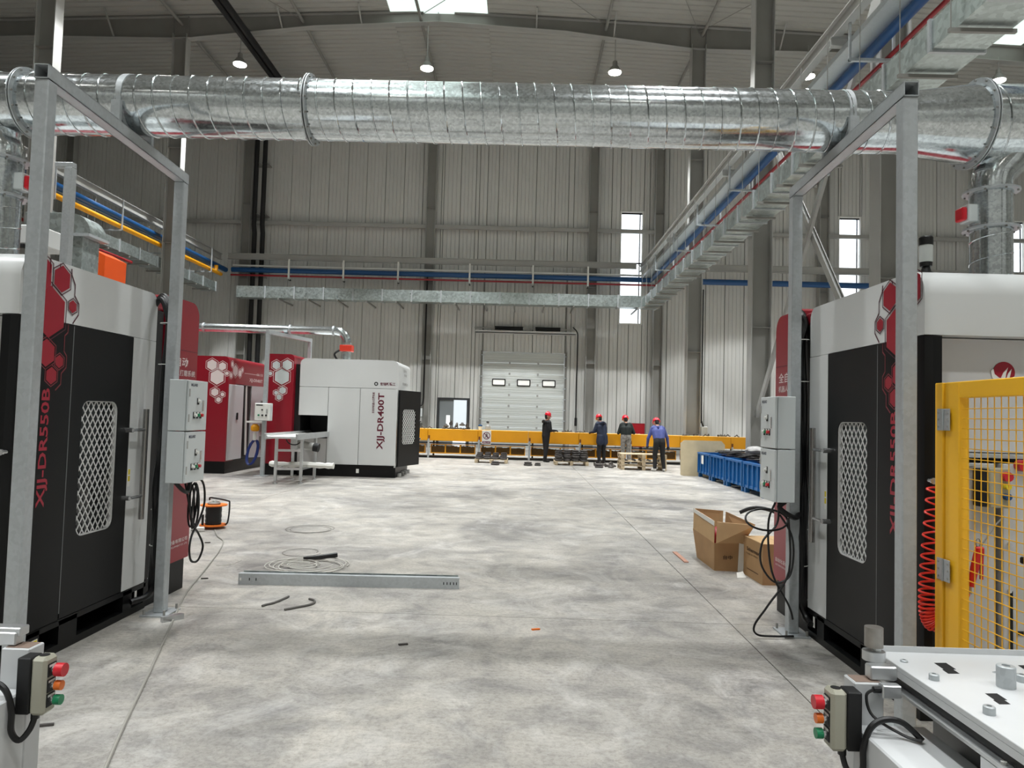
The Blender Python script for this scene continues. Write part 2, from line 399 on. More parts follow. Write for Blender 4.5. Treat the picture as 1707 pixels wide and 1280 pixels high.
# roof liner with ribs running down the slope, daylight panels along the ridge
SKYM = M('translucent_roof_panel', (210, 226, 220), .5, emit=(224, 238, 232), es=SKY_E)
ceil_b = B()
def strip(x0, x1, step=.33, y0=None):
    y0 = YB if y0 is None else y0; n = int((WY+.2-y0)/step); vs = []; fs = []
    for i in range(n):
        y = y0+i*step
        for yy, dz in ((y, 0), (y+step*.62, 0), (y+step*.7, .045), (y+step*.92, .045)):
            vs += [(x0, yy, roofz(x0)+dz), (x1, yy, roofz(x1)+dz)]
    for k in range(len(vs)//2-1): fs.append((2*k, 2*k+2, 2*k+3, 2*k+1))
    ceil_b.add(vs, fs)
SKW = 1.9
strip(XL, RX-SKW); strip(RX+SKW, 16.4); strip(18.8, XR); strip(RX-SKW, RX, y0=27.1); strip(RX, RX+SKW, y0=27.1); strip(16.4, 18.8, y0=27.1)
ceiling = struct(ceil_b, 'ceiling', ROOFM, label='grey ribbed metal roof liner with a shallow pitch')
part(B().box(XL, XR, YB, WY+.2, 17.5, 17.6), 'roof_deck', ROOFM, ceiling)
yy = YB
while yy < 26.9:
    y1 = min(yy+3.6, 27.08)
    part(B().add([(RX-SKW, yy+.03, roofz(RX+SKW)), (RX+SKW, yy+.03, roofz(RX+SKW)), (RX+SKW, y1, roofz(RX+SKW)), (RX-SKW, y1, roofz(RX+SKW))], [(0, 3, 2, 1)]), 'roof_light', SKYM, ceiling)
    part(B().add([(16.4, yy+.03, roofz(16.4)), (18.8, yy+.03, roofz(18.8)), (18.8, y1, roofz(18.8)), (16.4, y1, roofz(16.4))], [(0, 3, 2, 1)]), 'roof_light', SKYM, ceiling)
    yy += 3.63

# windows in the end wall
def window(n, x0, x1):
    z0, z1 = 6.2, 11.8
    fr = struct(B().box(x0, x0+.07, WY+.02, WY+.2, z0, z1).box(x1-.07, x1, WY+.02, WY+.2, z0, z1).box(x0+.07, x1-.07, WY+.02, WY+.2, z0, z0+.07).box(x0+.07, x1-.07, WY+.02, WY+.2, z1-.07, z1), 'window_%d' % n, PAPER, label='tall narrow window with white reveal in the end wall')
    part(B().box(x0+.07, x1-.07, WY+.12, WY+.16, 9.2, 9.27).box(x0+.07, x1-.07, WY+.12, WY+.16, 7.3, 7.37).box(x1-.2, x1-.15, WY+.12, WY+.16, z0+.07, z1-.07).box(x0+.07, x1-.07, WY+.12, WY+.16, z1-.14, z1-.07), 'window_frame', BLACK2, fr)
    gm = MATS.get('window_pane')
    if gm is None:
        gm = M('window_pane', (235, 240, 240), .1); t = gm.node_tree
        tr = t.nodes.new('ShaderNodeBsdfTransparent'); mx = t.nodes.new('ShaderNodeMixShader'); mx.inputs[0].default_value = .12
        t.links.new(tr.outputs[0], mx.inputs[1]); t.links.new(t.nodes['Principled BSDF'].outputs[0], mx.inputs[2]); t.links.new(mx.outputs[0], t.nodes['Material Output'].inputs[0])
    for a, c in ((z0+.07, 7.3), (7.37, 9.2), (9.27, z1-.14)):
        part(B().box(x0+.07, x1-.2, WY+.135, WY+.143, a, c), 'pane', gm, fr)
    part(B().box(x1-.15, x1-.07, WY+.135, WY+.143, z0+.07, z1-.14), 'pane', gm, fr)
for n, (a, c) in enumerate(((4.62, 5.78), (15.24, 16.38), (23.2, 24.3))): window(n+1, a, c)

# sectional door
d1 = struct(B().box(-1.98, -1.92, WY-.02, WY+.06, 0, 4.72).box(2.07, 2.13, WY-.02, WY+.06, 0, 4.72), 'door_1', TRIMM, label='white overhead sectional door with three small windows')
SH = 4.68/9
DOORM = M('door_section_sheet', (208, 212, 208), .42)
for i in range(9):
    z0 = .01+i*SH; pr = []
    for k in range(4):
        a = z0+.006+k*(SH-.012)/4; q = (SH-.012)/4
        pr += [(a+.004, WY+.03), (a+q-.02, WY+.03), (a+q-.012, WY+.042), (a+q, WY+.042)]
    n = len(pr)
    part(B().add([(-1.9, y, z) for z, y in pr]+[(2.05, y, z) for z, y in pr]+[(-1.9, WY+.08, z0+.006), (2.05, WY+.08, z0+.006), (-1.9, WY+.08, z0+SH-.006), (2.05, WY+.08, z0+SH-.006)],
                 [(i_, n+i_, n+i_+1, i_+1) for i_ in range(n-1)]+[(2*n, 2*n+1, n, 0), (n-1, 2*n-1, 2*n+3, 2*n+2)]), 'door_section', DOORM, d1)
    for hx in (-.6, .78):
        if i: part(B().box(hx-.045, hx+.045, WY, WY+.03, z0-.05, z0+.05, .01), 'door_hinge', STEEL, d1)
for wx in (-1.11, .1, 1.32):
    f_ = part(B().ringprism(rrect(-.33, .33, -.17, .17, .04), rrect(-.28, .28, -.12, .12, .03), (wx, WY+.03, 3.22), (1, 0, 0), (0, 0, 1), (0, -.03, 0)), 'door_window', BLACK2, d1)
    part(B().box(wx-.28, wx+.28, WY+.012, WY+.03, 3.1, 3.34), 'pane', M('door_pane', (236, 236, 230), .2, emit=(230, 232, 228), es=.35), f_)
for sx in (-1, 1):
    tx = .075+sx*2.03
    part(B().box(tx-.05, tx+.05, WY-.06, WY-.02, 0, 4.75).box(tx+sx*.05, tx+sx*.06, WY-.16, WY-.02, 0, 4.75), 'door_track', STEELD, d1)
    for k in range(9): part(B().box(tx-.09, tx+.09, WY-.09, WY-.05, .35+k*.52, .4+k*.52), 'track_bracket', GALVP, d1)
    part(B().cyl((tx, WY-.1, 4.75), (tx, WY-.1, 8.6), .025, n=8), 'door_rail', STEELD, d1)
part(B().cyl((-2.35, WY-.3, 5.83), (2.5, WY-.3, 5.83), .03, n=10), 'spring_shaft', STEEL, d1)
for a, c in ((-1.36, -.0), (.6, 1.8)):
    b = B().tube([(a+(c-a)*t/260, WY-.3+.085*cos(t*.9), 5.83+.085*sin(t*.9)) for t in range(261)], .016, 5); b.cyl((a, WY-.3, 5.83), (c, WY-.3, 5.83), .07, n=14)
    part(b, 'torsion_spring', BLACK2, d1, True)
part(B().box(-2.3, 2.55, WY-.4, WY-.02, 5.58, 5.62).box(-2.3, 2.55, WY-.4, WY-.38, 5.58, 5.7), 'spring_bracket', WHITE, d1)
part(B().tube(smoothpath([(2.4, WY-.35, 5.95), (2.62, WY-.3, 5.7), (2.66, WY-.15, 5.2), (2.66, WY-.1, 3), (2.66, WY-.1, 1.35)]), .03, 8).box(2.6, 2.72, WY-.16, WY-.06, 1.2, 1.6, .02), 'pull_chain', BLACK2, d1)

# personnel door, one leaf standing open to daylight
d2 = struct(B().box(-4.06, -3.96, WY-.03, WY+.16, 0, 2.4).box(-2.59, -2.49, WY-.03, WY+.16, 0, 2.4).box(-3.96, -2.59, WY-.03, WY+.16, 2.3, 2.4), 'door_2', M('door_frame_dark', (52, 54, 56), .5), label='grey double personnel door with one leaf standing open')
lf = part(B().box(-3.96, -3.27, WY+.02, WY+.07, .01, 2.3, .004), 'door_leaf', M('door_leaf_grey', (128, 134, 136), .45), d2)
part(B().box(-3.62, -3.43, WY+.012, WY+.02, .95, 1.55, .003), 'vision_panel', M('frosted', (232, 234, 232), .3, emit=(235, 238, 238), es=.5), lf)
part(B().box(-3.34, -3.3, WY-.04, WY+.02, .95, 1.05, .008), 'door_handle', CHROME, lf)
lf2 = part(B().box(-2.65, -2.6, WY+.16, WY+.85, .01, 2.3, .004), 'door_leaf', MATS['door_leaf_grey'], d2)
struct(B().box(-40, 36, WY+.3, 60, -.25, -.05), 'ground', M('yard_concrete', (200, 200, 198), .8), label='pale concrete yard outside the open door')
bld = T('white_building', 'white building seen through the open personnel door', 'building', (-5, 52, 0))
part(B().box(-16, 3, 50, 56, -.05, 9), 'wall', M('outside_white', (235, 236, 235), .7), bld)
part(B().box(-16.1, 3.1, 49.9, 56.1, 9, 9.3), 'roof_edge', STEEL, bld)

# columns: welded H sections
def hcol(x, y, z1, lab, dx=.56, dy=.36, t=.03):
    t_ = T('steel_column', lab, 'column', (x, y, 0))
    part(B().box(x-dx/2+t, x+dx/2-t, y-.012, y+.012, 0, z1), 'web', STEELD, t_)
    for s_ in (-1, 1): part(B().box(x+s_*dx/2, x+s_*(dx/2-t), y-dy/2, y+dy/2, 0, z1, .003), 'flange', STEEL, t_)
    part(B().box(x-dx/2-.08, x+dx/2+.08, y-dy/2-.06, y+dy/2+.06, 0, .025), 'base_plate', STEELD, t_)
    for zz in (4.2, 7.9, 11.6):
        part(B().box(x-dx/2+t, x+dx/2-t, y-dy/2+.01, y-.012, zz, zz+.015), 'stiffener', STEELD, t_)
    return t_
near = {12.6: 'beside the red-backed grinding cell', 19.5: 'standing behind the row of blue bins', 27.: 'standing behind the yellow conveyor'}
for yy in FRY[2:]:
    hcol(COLX[1], yy, roofz(COLX[1])-.75, 'grey steel H column carrying pipes, '+near[yy])
nearl = {12.6: 'hidden behind the first left grinding cell', 19.5: 'in the pipe row behind the left grinding cell', 27.: 'in the pipe row, second before the end wall'}
for yy in FRY[2:]:
    hcol(COLX[0], yy, roofz(COLX[0])-.75, 'grey steel H column '+nearl[yy])
for yy in FRY[:2]:
    for xx in COLX:
        if xx > 0: hcol(xx+.0, yy, 16, 'grey steel H column behind the right grinding cell, '+('first' if yy < 0 else 'second')+' from the front wall')
wc = ['between the black downpipes and the corner of the pipe runs', 'beside the personnel door', 'beside the overhead sectional door', 'beside the narrow window', 'behind the crossed wind bracing', 'beside the far narrow window']
for xx, lb in zip((-13.65, -4.63, 3.27, 6.48, 14.4, 21.8), wc):
    hcol(xx, WY-.28, 16.5, 'grey steel wall column '+lb, .46, .34)
for xx in (-22.5, -30.):
    hcol(xx, WY-.28, 16.3, 'grey steel wall column of the left hall, '+('near' if xx > -25 else 'far')+' from the black downpipes', .46, .34)

# rafters with haunched knees
def rafter(yy, lab):
    t_ = T('roof_rafter', lab, 'beam', (RX, yy, 16.2), 'roof rafters')
    xs = [XL, -25, COLX[0]-6, COLX[0]-.4, COLX[0]+.4, COLX[0]+5.2, RX, COLX[1]-5.2, COLX[1]-.4, COLX[1]+.4, COLX[1]+6, 16.5, XR]
    dp = [.8, .75, .68, .88, .88, .5, .42, .5, .88, .88, .68, .6, .8]
    pb = [(x_, roofz(x_)-.03-d_) for x_, d_ in zip(xs, dp)]; pt = [(x_, roofz(x_)-.03) for x_ in xs]
    part(B().prism(pb+pt[::-1], (0, yy-.008, 0), (1, 0, 0), (0, 0, 1), (0, .016, 0)), 'web', STEELD, t_)
    for pl, s_ in ((pb, 1), (pt, -1)):
        b = B()
        for (a, za), (c, zc) in zip(pl, pl[1:]): b.prism([(a, za), (c, zc), (c, zc+.022*s_), (a, za+.022*s_)], (0, yy-.14, 0), (1, 0, 0), (0, 0, 1), (0, .28, 0))
        part(b, 'flange', STEEL, t_)
    for xx in (COLX[0]-.3, COLX[0]+.3, COLX[1]-.3, COLX[1]+.3, RX-.02):
        d_ = .86 if abs(xx-RX) > 1 else .4
        part(B().box(xx-.01, xx+.01, yy-.13, yy-.01, roofz(xx)-d_, roofz(xx)-.05), 'stiffener', STEELD, t_)
    for xx in (-19, -16.3, -9.7, -6.6, .2, 3.2, 9.6, 12.6):
        i = max(k for k in range(len(xs)-1) if xs[k] <= xx); q = (xx-xs[i])/(xs[i+1]-xs[i]); zb = pb[i][1]+(pb[i+1][1]-pb[i][1])*q
        part(B().bar((xx, yy-.02, zb+.03), (xx, yy-.75, roofz(xx)-.02), .05, .05), 'fly_brace', STEEL, t_)
    return t_
for yy, nm in zip(FRY[2:], ('above the front machines', 'above the second bay', 'carrying the lit lamps in front of the end wall')):
    rafter(yy, 'grey haunched steel rafter '+nm)
for k, xx in enumerate((COLX[0], -8.9, RX-.7, 2.9, COLX[1]+.15, 11.6)):
    nm = ('over the left column row', 'between left columns and ridge', 'beside the ridge roof light', 'between ridge and right columns', 'over the right column row', 'over the right hall')[k]
    one(B().cyl((xx, 12.6, roofz(xx)-.32), (xx, WY-.1, roofz(xx)-.32), .06, n=10), 'strut_tube', STEELD, 'round steel strut under the roof '+nm, 'strut', smooth=True)
rb = 0
for x0, x1, y0, y1, nm in ((RX-.7, 2.9, 27, 19.5, 'from the ridge toward the right'), (2.9, RX-.7, 27, 19.5, 'from right of the ridge back toward it'), (2.9, COLX[1], 19.5, 27, 'beside the right columns'), (COLX[1], 11.6, 27, 19.5, 'over the right hall'), (-8.9, COLX[0], 27, 19.5, 'over the left column row')):
    rb += .034; one(B().cyl((x0, y0, roofz(x0)-.07-rb), (x1, y1, roofz(x1)-.07-rb), .014, n=6), 'brace_rod', STEELD, 'thin diagonal roof bracing rod '+nm, 'rod')

# wall girts
gx = [XL, -30.0, -22.5, -13.65, -4.63, 3.27, 6.48, 14.4, 21.8, XR]
gn = ['at the far left corner of the left hall', 'in the middle of the left hall', 'ending at the column with the black downpipes', 'between the black downpipes and the personnel door column', 'above the overhead sectional door', 'crossing the first narrow window', 'behind the crossed wind bracing', 'crossing the second narrow window', 'crossing the last narrow window of the right hall']
for a, c, nm in zip(gx, gx[1:], gn):
    one(B().box(a+.2, c-.2, WY-.34, WY-.16, 10.62, 10.8, .02), 'wall_girt', STEEL, 'horizontal grey wall girt '+nm, 'girt', 'wall girts')

# crossed wind bracing between the right columns
for (ya, za), (yb, zb), nm in (((12.7, 1.8), (19.4, 9.9), 'rising toward the end wall'), ((12.7, 9.9), (19.4, 1.8), 'falling toward the end wall')):
    xo = .05 if za < 5 else -.08
    wb = T('wind_brace', 'twin-angle steel wind brace between columns, '+nm, 'brace', (COLX[1]+xo, ya, 0))
    part(B().bar((COLX[1]+xo, ya, za), (COLX[1]+xo, yb, zb), .07, .16), 'angle', STEEL, wb); part(B().bar((COLX[1]+xo+.035, ya, za+.06), (COLX[1]+xo+.035, yb, zb+.06), .16, .02, up=(1, 0, 0)), 'angle', STEELD, wb)

# ------------------------------------------------------------------ high bay lamps
LENS = M('lamp_lens', (255, 255, 255), .3, emit=(255, 250, 242), es=30)
def lamp(x, y, lab, k=1.):
    z = 15.0; t_ = T('high_bay_lamp', lab, 'lamp', (x, y, z), 'high bay lamps')
    part(B().cyl((x, y, z+.45), (x, y, roofz(x)-.45), .02, n=6), 'rod', STEEL, t_)
    part(B().lathe([(.05, .45), (.09, .42), (.1, .25), (.15, .2), (.24, .05), (.26, .0), (.24, .0)], (x, y, z), 20), 'housing', STEELD, t_, True)
    part(B().cyl((x, y, z-.03), (x, y, z-.001), .24, n=20), 'lens', LENS, t_)
    ld = bpy.data.lights.new('lamp_beam', 'SPOT'); ld.energy = LAMP_W*k; ld.spot_size = RAD(80); ld.spot_blend = .12; ld.shadow_soft_size = .3; ld.color = (.97, .99, 1.)
    lo = bpy.data.objects.new('lamp_beam', ld); COL.objects.link(lo); lo.parent = t_; lo.location = (0, 0, -.06)
for yy, kk in ((27., 1.6), (19.5, 1.2), (12., .9), (4.5, .62), (-3., .65), (-10., .5)):
    for xx in (-11.32, -4.01, 3.28, 10.72, 18.):
        lab = 'lit high bay lamp on a rod '+({-11.32: 'beside the pair of black conduits', -4.01: 'just below the ridge roof light', 3.28: 'between the ridge and the right columns', 10.72: 'seen past the right pipe bridge', 18.: 'in the right hall behind the big duct'}[xx] if yy > 26 else 'from the roof over the machines')
        lamp(xx, yy, lab, kk)
# ================================================================== services
# ---- pipe and tray runs along the column rows and the end wall
def ibeam(p0, p1, h=.22, w=.14, up=(0, 0, 1)):
    b = B(); p0, p1 = Vector(p0), Vector(p1); z = Vector((0, 0, 1))
    b.bar(p0, p1, .02, h); b.bar(p0+z*(h/2), p1+z*(h/2), w, .02); b.bar(p0-z*(h/2), p1-z*(h/2), w, .02); return b
RXB, RZB = 5.5, 8.72                              # right run, pipe beam
LXB, LZB = -14.3, 8.82
WYB = 33.55
one(ibeam((RXB, 3.5, RZB), (RXB, WYB, RZB), .26, .16), 'pipe_beam', STEEL, 'long grey steel pipe-bridge beam beside the right column row', 'beam')
one(ibeam((LXB-.25, 3.5, LZB), (LXB-.25, WYB, LZB), .26, .16), 'pipe_beam', STEEL, 'long grey steel pipe-bridge beam behind the left column row', 'beam')
one(ibeam((LXB+.1, WYB, LZB+.05), (RXB-.2, WYB, LZB+.05), .26, .16), 'pipe_beam', STEEL, 'grey steel pipe-bridge beam across the end wall above the overhead door', 'beam')
one(ibeam((COLX[1]+.1, WYB, LZB+.05), (XR-1, WYB, LZB+.05), .3, .16), 'pipe_beam', STEEL, 'grey steel pipe-bridge beam across the end wall of the right hall', 'beam')
def tray(b, p0, p1, w=.36, h=.1):
    p0, p1 = Vector(p0), Vector(p1); d = (p1-p0).normalized(); sx = d.cross(Vector((0, 0, 1)))
    b.bar(p0, p1, w, .008)
    for s_ in (-1, 1): b.bar(p0+sx*(s_*w/2)+Vector((0, 0, h/2)), p1+sx*(s_*w/2)+Vector((0, 0, h/2)), .008, h)
    return b
one(tray(B(), (RXB+.28, 3.5, 8.3), (RXB+.28, WYB, 8.3)), 'cable_tray', GALVP, 'perforated steel cable tray beside the right column row', 'tray')
one(B().tube([(6.0, 3.5, 8.2), (6.0, WYB, 8.2)], .095, 14), 'blue_pipe', PBLUE, 'blue compressed-air pipe beside the right column row', 'pipe', smooth=True)
one(B().tube([(6.2, 3.5, 8.0), (6.2, WYB-.1, 8.0)], .04, 10), 'red_pipe', PRED, 'thin red fire pipe beside the right column row', 'pipe', smooth=True)
one(B().tube([(LXB+.3, WYB, 8.22), (6.0, WYB, 8.22)], .12, 12), 'blue_pipe', PBLUE, 'blue compressed-air pipe across the end wall above the overhead door', 'pipe', smooth=True)
one(B().tube([(COLX[1]+.2, WYB, 8.2), (XR-1, WYB, 8.2)], .14, 12), 'blue_pipe', PBLUE, 'blue compressed-air pipe across the end wall of the right hall', 'pipe', smooth=True)
one(B().tube([(LXB+.3, WYB-.1, 7.95), (6.2, WYB-.1, 7.95)], .045, 10), 'red_pipe', PRED, 'thin red fire pipe across the end wall above the overhead door', 'pipe', smooth=True)
one(B().tube([(LXB+.3, WYB+.1, 8.44), (6, WYB+.1, 8.44)], .05, 10), 'white_pipe', PAPER, 'thin white pipe above the blue pipe on the end wall', 'pipe', smooth=True)
one(B().tube([(LXB, 3.5, 8.2), (LXB, WYB, 8.2)], .12, 14), 'blue_pipe', PBLUE, 'blue compressed-air pipe behind the left column row', 'pipe', smooth=True)
one(B().tube(smoothpath([(LXB+.22, 3.5, 7.8), (LXB+.22, 20, 7.8), (LXB+.22, 31.6, 7.8), (LXB+.22, 31.9, 7.8), (LXB+.22, 32.0, 7.95), (LXB+.22, 32, 8.1)], 3), .085, 12), 'yellow_pipe', YEL, 'yellow gas pipe behind the left column row', 'pipe', smooth=True)
one(B().tube([(LXB+.25, 3.5, 6.7), (LXB+.25, 25, 6.7)], .05, 10), 'red_pipe', PRED, 'thin red fire pipe under the left rectangular duct', 'pipe', smooth=True)
one(tray(B(), (LXB-.9, 3.5, 8.4), (LXB-.9, WYB, 8.4), .3), 'cable_tray', STEELD, 'grey cable tray behind the left column row', 'tray')
# hangers, each a U frame
def hanger(x0, x1, y, z0, z1, lab, cat='bracket', grp='pipe hangers'):
    h_ = T('pipe_hanger', lab, cat, ((x0+x1)/2, y, z0), grp)
    part(B().box(x0, x1, y-.03, y+.03, z0, z0+.05), 'cross_bar', GALVP, h_)
    for xx in (x0, x1-.04): part(B().box(xx, xx+.04, y-.02, y+.02, z0, z1), 'hanger_leg', GALVP, h_)
for y in [5.0+3.55*k for k in range(8)]:
    hanger(RXB, 6.29, y, 7.9, RZB-.1, 'galvanised hanger under the right pipe run')
    hanger(LXB-.66, LXB+.36, y+1.4, 7.62, LZB-.1, 'galvanised hanger under the left pipe run')
for x in (-11.2, -8.6, -6.0, -2.6, .4, 3.0):
    hw = T('pipe_hanger', 'small hanger bracket on the end wall pipe run', 'bracket', (x, WYB, 7.8), 'end wall pipe hangers')
    part(B().box(x-.04, x+.04, WYB-.2, WYB-.14, 7.75, 8.75), 'hanger_leg', PAPER, hw); part(B().box(x-.03, x+.03, WYB-.2, WYB+.1, 7.75, 7.81), 'cross_bar', BLACK2, hw)
for yy in FRY[2:]:
    cb = T('cantilever_arm', 'steel arm carrying the pipes on the right column '+near[yy], 'bracket', (COLX[1]-.3, yy, 8.5))
    part(ibeam((RXB-.1, yy, 8.5), (COLX[1]-.28, yy, 8.5), .16, .1), 'arm', STEEL, cb); part(B().box(COLX[1]-.3, COLX[1]-.285, yy-.15, yy+.15, 8.3, 8.7), 'end_plate', STEEL, cb)
# black rainwater pipes on the end wall
for k, x in enumerate((-13.14, -12.74)):
    dp = T('downpipe', 'black rainwater downpipe on the end wall, '+('beside the grey column' if k == 0 else 'on the panel side of its twin'), 'pipe', (x, WY-.55, 0))
    part(B().tube([(x, WY-.55, 0), (x, WY-.55, 10.1), (x, WY-.68, 10.5), (x, WY-.68, 16.7)], .11, 10), 'pipe', BLACK2, dp, True)
    for z in (2.5, 5.2, 8, 11, 13.5, 15.5): part(B().box(x-.13, x+.13, WY-.7, WY-.05, z, z+.04), 'pipe_clip', STEELD, dp)
one(B().tube([(-10.86, 2, 15.6), (-10.86, 34, 15.6)], .12, 10).tube([(-10.6, 2, 15.6), (-10.6, 34, 15.6)], .12, 10), 'black_conduit', BLACK2, 'pair of black conduits hung side by side under the roof', 'pipe', smooth=True)
# ---- rectangular duct runs in flanged sections
def rduct(name_lab, x0, x1, z0, z1, ys, mat=GALVD):
    t_ = T('rectangular_duct', name_lab, 'duct', ((x0+x1)/2, ys[0], z0))
    for a, c in zip(ys, ys[1:]):
        part(B().box(x0, x1, a+.015, c-.015, z0, z1, .004), 'duct_section', mat, t_)
        part(B().box(x0-.03, x1+.03, c-.03, c+.03, z0-.03, z1+.03), 'flange', GALVP, t_)
        part(B().box(x0-.12, x1+.02, (a+c)/2-.025, (a+c)/2+.025, z0-.08, z0-.03).cyl((x0-.09, (a+c)/2, z0-.05), (x0-.09, (a+c)/2, RZB-.1), .008, n=5), 'support_bar', STEELD, t_)
    return t_
rduct('galvanised rectangular air duct running below the right pipe run', 5.42, 6.13, 6.72, 7.12, [3.4+1.22*k for k in range(24)]+[32.5])
rduct('galvanised rectangular air duct running below the left pipe run', LXB-.4, LXB+.25, 6.93, 7.32, [6+1.3*k for k in range(21)])
wd = T('rectangular_duct', 'galvanised rectangular air duct across the end wall above the overhead door', 'duct', (-4, 32.7, 6.75))
xs = [-13.35+1.36*k for k in range(14)]+[6.13]
for a, c in zip(xs, xs[1:]):
    part(B().box(a+.015, c-.015, 32.55, 33.15, 6.75, 7.28, .004), 'duct_section', GALVD, wd)
    part(B().box(c-.03, c+.03, 32.52, 33.18, 6.72, 7.31), 'flange', GALVP, wd)
    if min(abs((a+c)/2-w_) for w_ in (-13.65, -12.94, -4.63, 3.27)) > .4: part(B().box((a+c)/2-.03, (a+c)/2+.03, 32.4, WY-.05, 6.66, 6.72), 'support_bar', STEELD, wd)

# ---- the big spiral duct over the aisle
DY, DZ, DR, DR2 = 4.88, 3.72, .205, .268
sd = T('spiral_duct', 'large galvanised spiral exhaust duct spanning the aisle on two frames', 'duct', (0, DY, DZ-DR))
def xring(b, x0, x1, r, n=40): return b.cyl((x0, DY, DZ), (x1, DY, DZ), r, n=n)
part(xring(B(), -5.2, -3.52, DR, 48), 'pipe', GALV, sd, True)
part(xring(B(), -3.50, -1.53, DR, 48), 'pipe', GALV, sd, True)
part(xring(B(), -1.51, 2.58, DR, 48), 'pipe', GALV, sd, True)
part(B().cyl((2.58, DY, DZ), (3.06, DY, DZ), DR, DR2, n=48), 'reducer', GALV, sd, True)
part(B().cyl((3.08, DY, DZ), (5.6, DY, DZ), DR2, n=48), 'pipe', GALV, sd, True)
def helix(x0, x1, r, pitch, ph=0., n=28, lean=0.):
    k = int((x1-x0)/pitch*n); return [(x0+(x1-x0)*i/k, DY+r*cos(ph+2*pi*i/n), DZ+r*sin(ph+2*pi*i/n)) for i in range(k+1)]
part(B().tube(helix(-3.48, -1.56, DR+.001, .124), .006, 6), 'spiral_seam', GALV, sd, True)
part(B().tube(helix(-1.48, 2.56, DR+.001, .124, 1.), .006, 6), 'spiral_seam', GALV, sd, True)
part(B().tube(helix(3.12, 5.5, DR2+.001, .22, 2.), .006, 6), 'spiral_seam', GALV, sd, True)
part(B().tube(helix(-5.1, -3.55, DR+.001, .124), .006, 6), 'spiral_seam', GALV, sd, True)
for fx, r in ((-3.51, DR), (-1.52, DR), (3.07, DR2)):
    for s_ in (-1, 1):
        part(B().lathe([(r, 0), (r+.035, 0), (r+.035, .007), (r, .007)], (fx+s_*.008-.0035, DY, DZ), 48, (1, 0, 0), False), 'flange', GALVP, sd, True)
    for k in range(14):
        a = 2*pi*k/14; p = (fx, DY+(r+.02)*cos(a), DZ+(r+.02)*sin(a))
        part(B().cyl((fx-.022, p[1], p[2]), (fx+.022, p[1], p[2]), .007, n=6), 'bolt', STEELD, sd)
for bx in (-2.78, 2.16):
    part(B().lathe([(DR+.001, -.022), (DR+.005, -.022), (DR+.005, .022), (DR+.001, .022)], (bx, DY, DZ), 40, (1, 0, 0), False), 'strap', GALVP, sd, True)
    part(B().box(bx-.03, bx+.03, DY-DR-.07, DY+DR+.07, DZ-DR-.012, DZ-DR-.004).box(bx-.03, bx+.03, DY-DR-.02, DY-DR+.012, DZ-DR-.01, DZ-.05).box(bx-.03, bx+.03, DY+DR-.012, DY+DR+.02, DZ-DR-.01, DZ-.05), 'saddle', GALVP, sd)
def branch(s_, bx, r0, zt):
    """drop pipe to the cell with damper and actuator"""
    t_ = T('drop_duct', 'galvanised drop duct with red damper actuator above the '+('right' if s_ > 0 else 'left')+' grinding cell', 'duct', (bx, DY, zt))
    ztop = DZ-r0-.10; r = .132
    pts = [(bx+.16*s_, DY, DZ-r0+.12), (bx+.10*s_, DY, DZ-r0+.01), (bx+.02*s_, DY, ztop+.03), (bx, DY, ztop-.04), (bx, DY, ztop-.1)]
    part(B().tube(pts, r, 28), 'elbow', GALV, t_, True)
    part(B().cyl((bx, DY, ztop-.1), (bx, DY, ztop-.36), r, n=28), 'damper_body', GALV, t_, True)
    part(B().cyl((bx, DY, ztop-.36), (bx, DY, zt), r-.004, n=28), 'pipe', GALV, t_, True)
    for z in (ztop-.11, ztop-.37):
        part(B().lathe([(r, 0), (r+.04, 0), (r+.04, .012), (r, .012)], (bx, DY, z), 28, (0, 0, 1), False), 'flange', GALVP, t_, True)
        for k in range(8): part(B().cyl((bx+(r+.025)*cos(k*pi/4), DY+(r+.025)*sin(k*pi/4), z-.012), (bx+(r+.025)*cos(k*pi/4), DY+(r+.025)*sin(k*pi/4), z+.024), .007, n=6), 'bolt', STEELD, t_)
    k = int((ztop-.4-zt)/.15*20)
    part(B().tube([(bx+(r-.003)*cos(2*pi*i/20), DY+(r-.003)*sin(2*pi*i/20), zt+.02+(ztop-.42-zt)*i/k) for i in range(k+1)], .004, 5), 'spiral_seam', GALV, t_, True)
    xa = bx-s_*(r+.055); xo = -s_
    ac = part(B().box(min(xa, xa+s_*.07), max(xa, xa+s_*.07), DY-.05, DY+.05, ztop-.32, ztop-.20, .006), 'actuator', BOXG, t_)
    part(B().box(min(xa, xa-s_*.035), max(xa, xa-s_*.035), DY-.045, DY+.045, ztop-.31, ztop-.22, .008), 'actuator_cap', REDB, ac)
branch(1, 3.2, DR2, 2.522); branch(-1, -3.69, DR, 2.522)

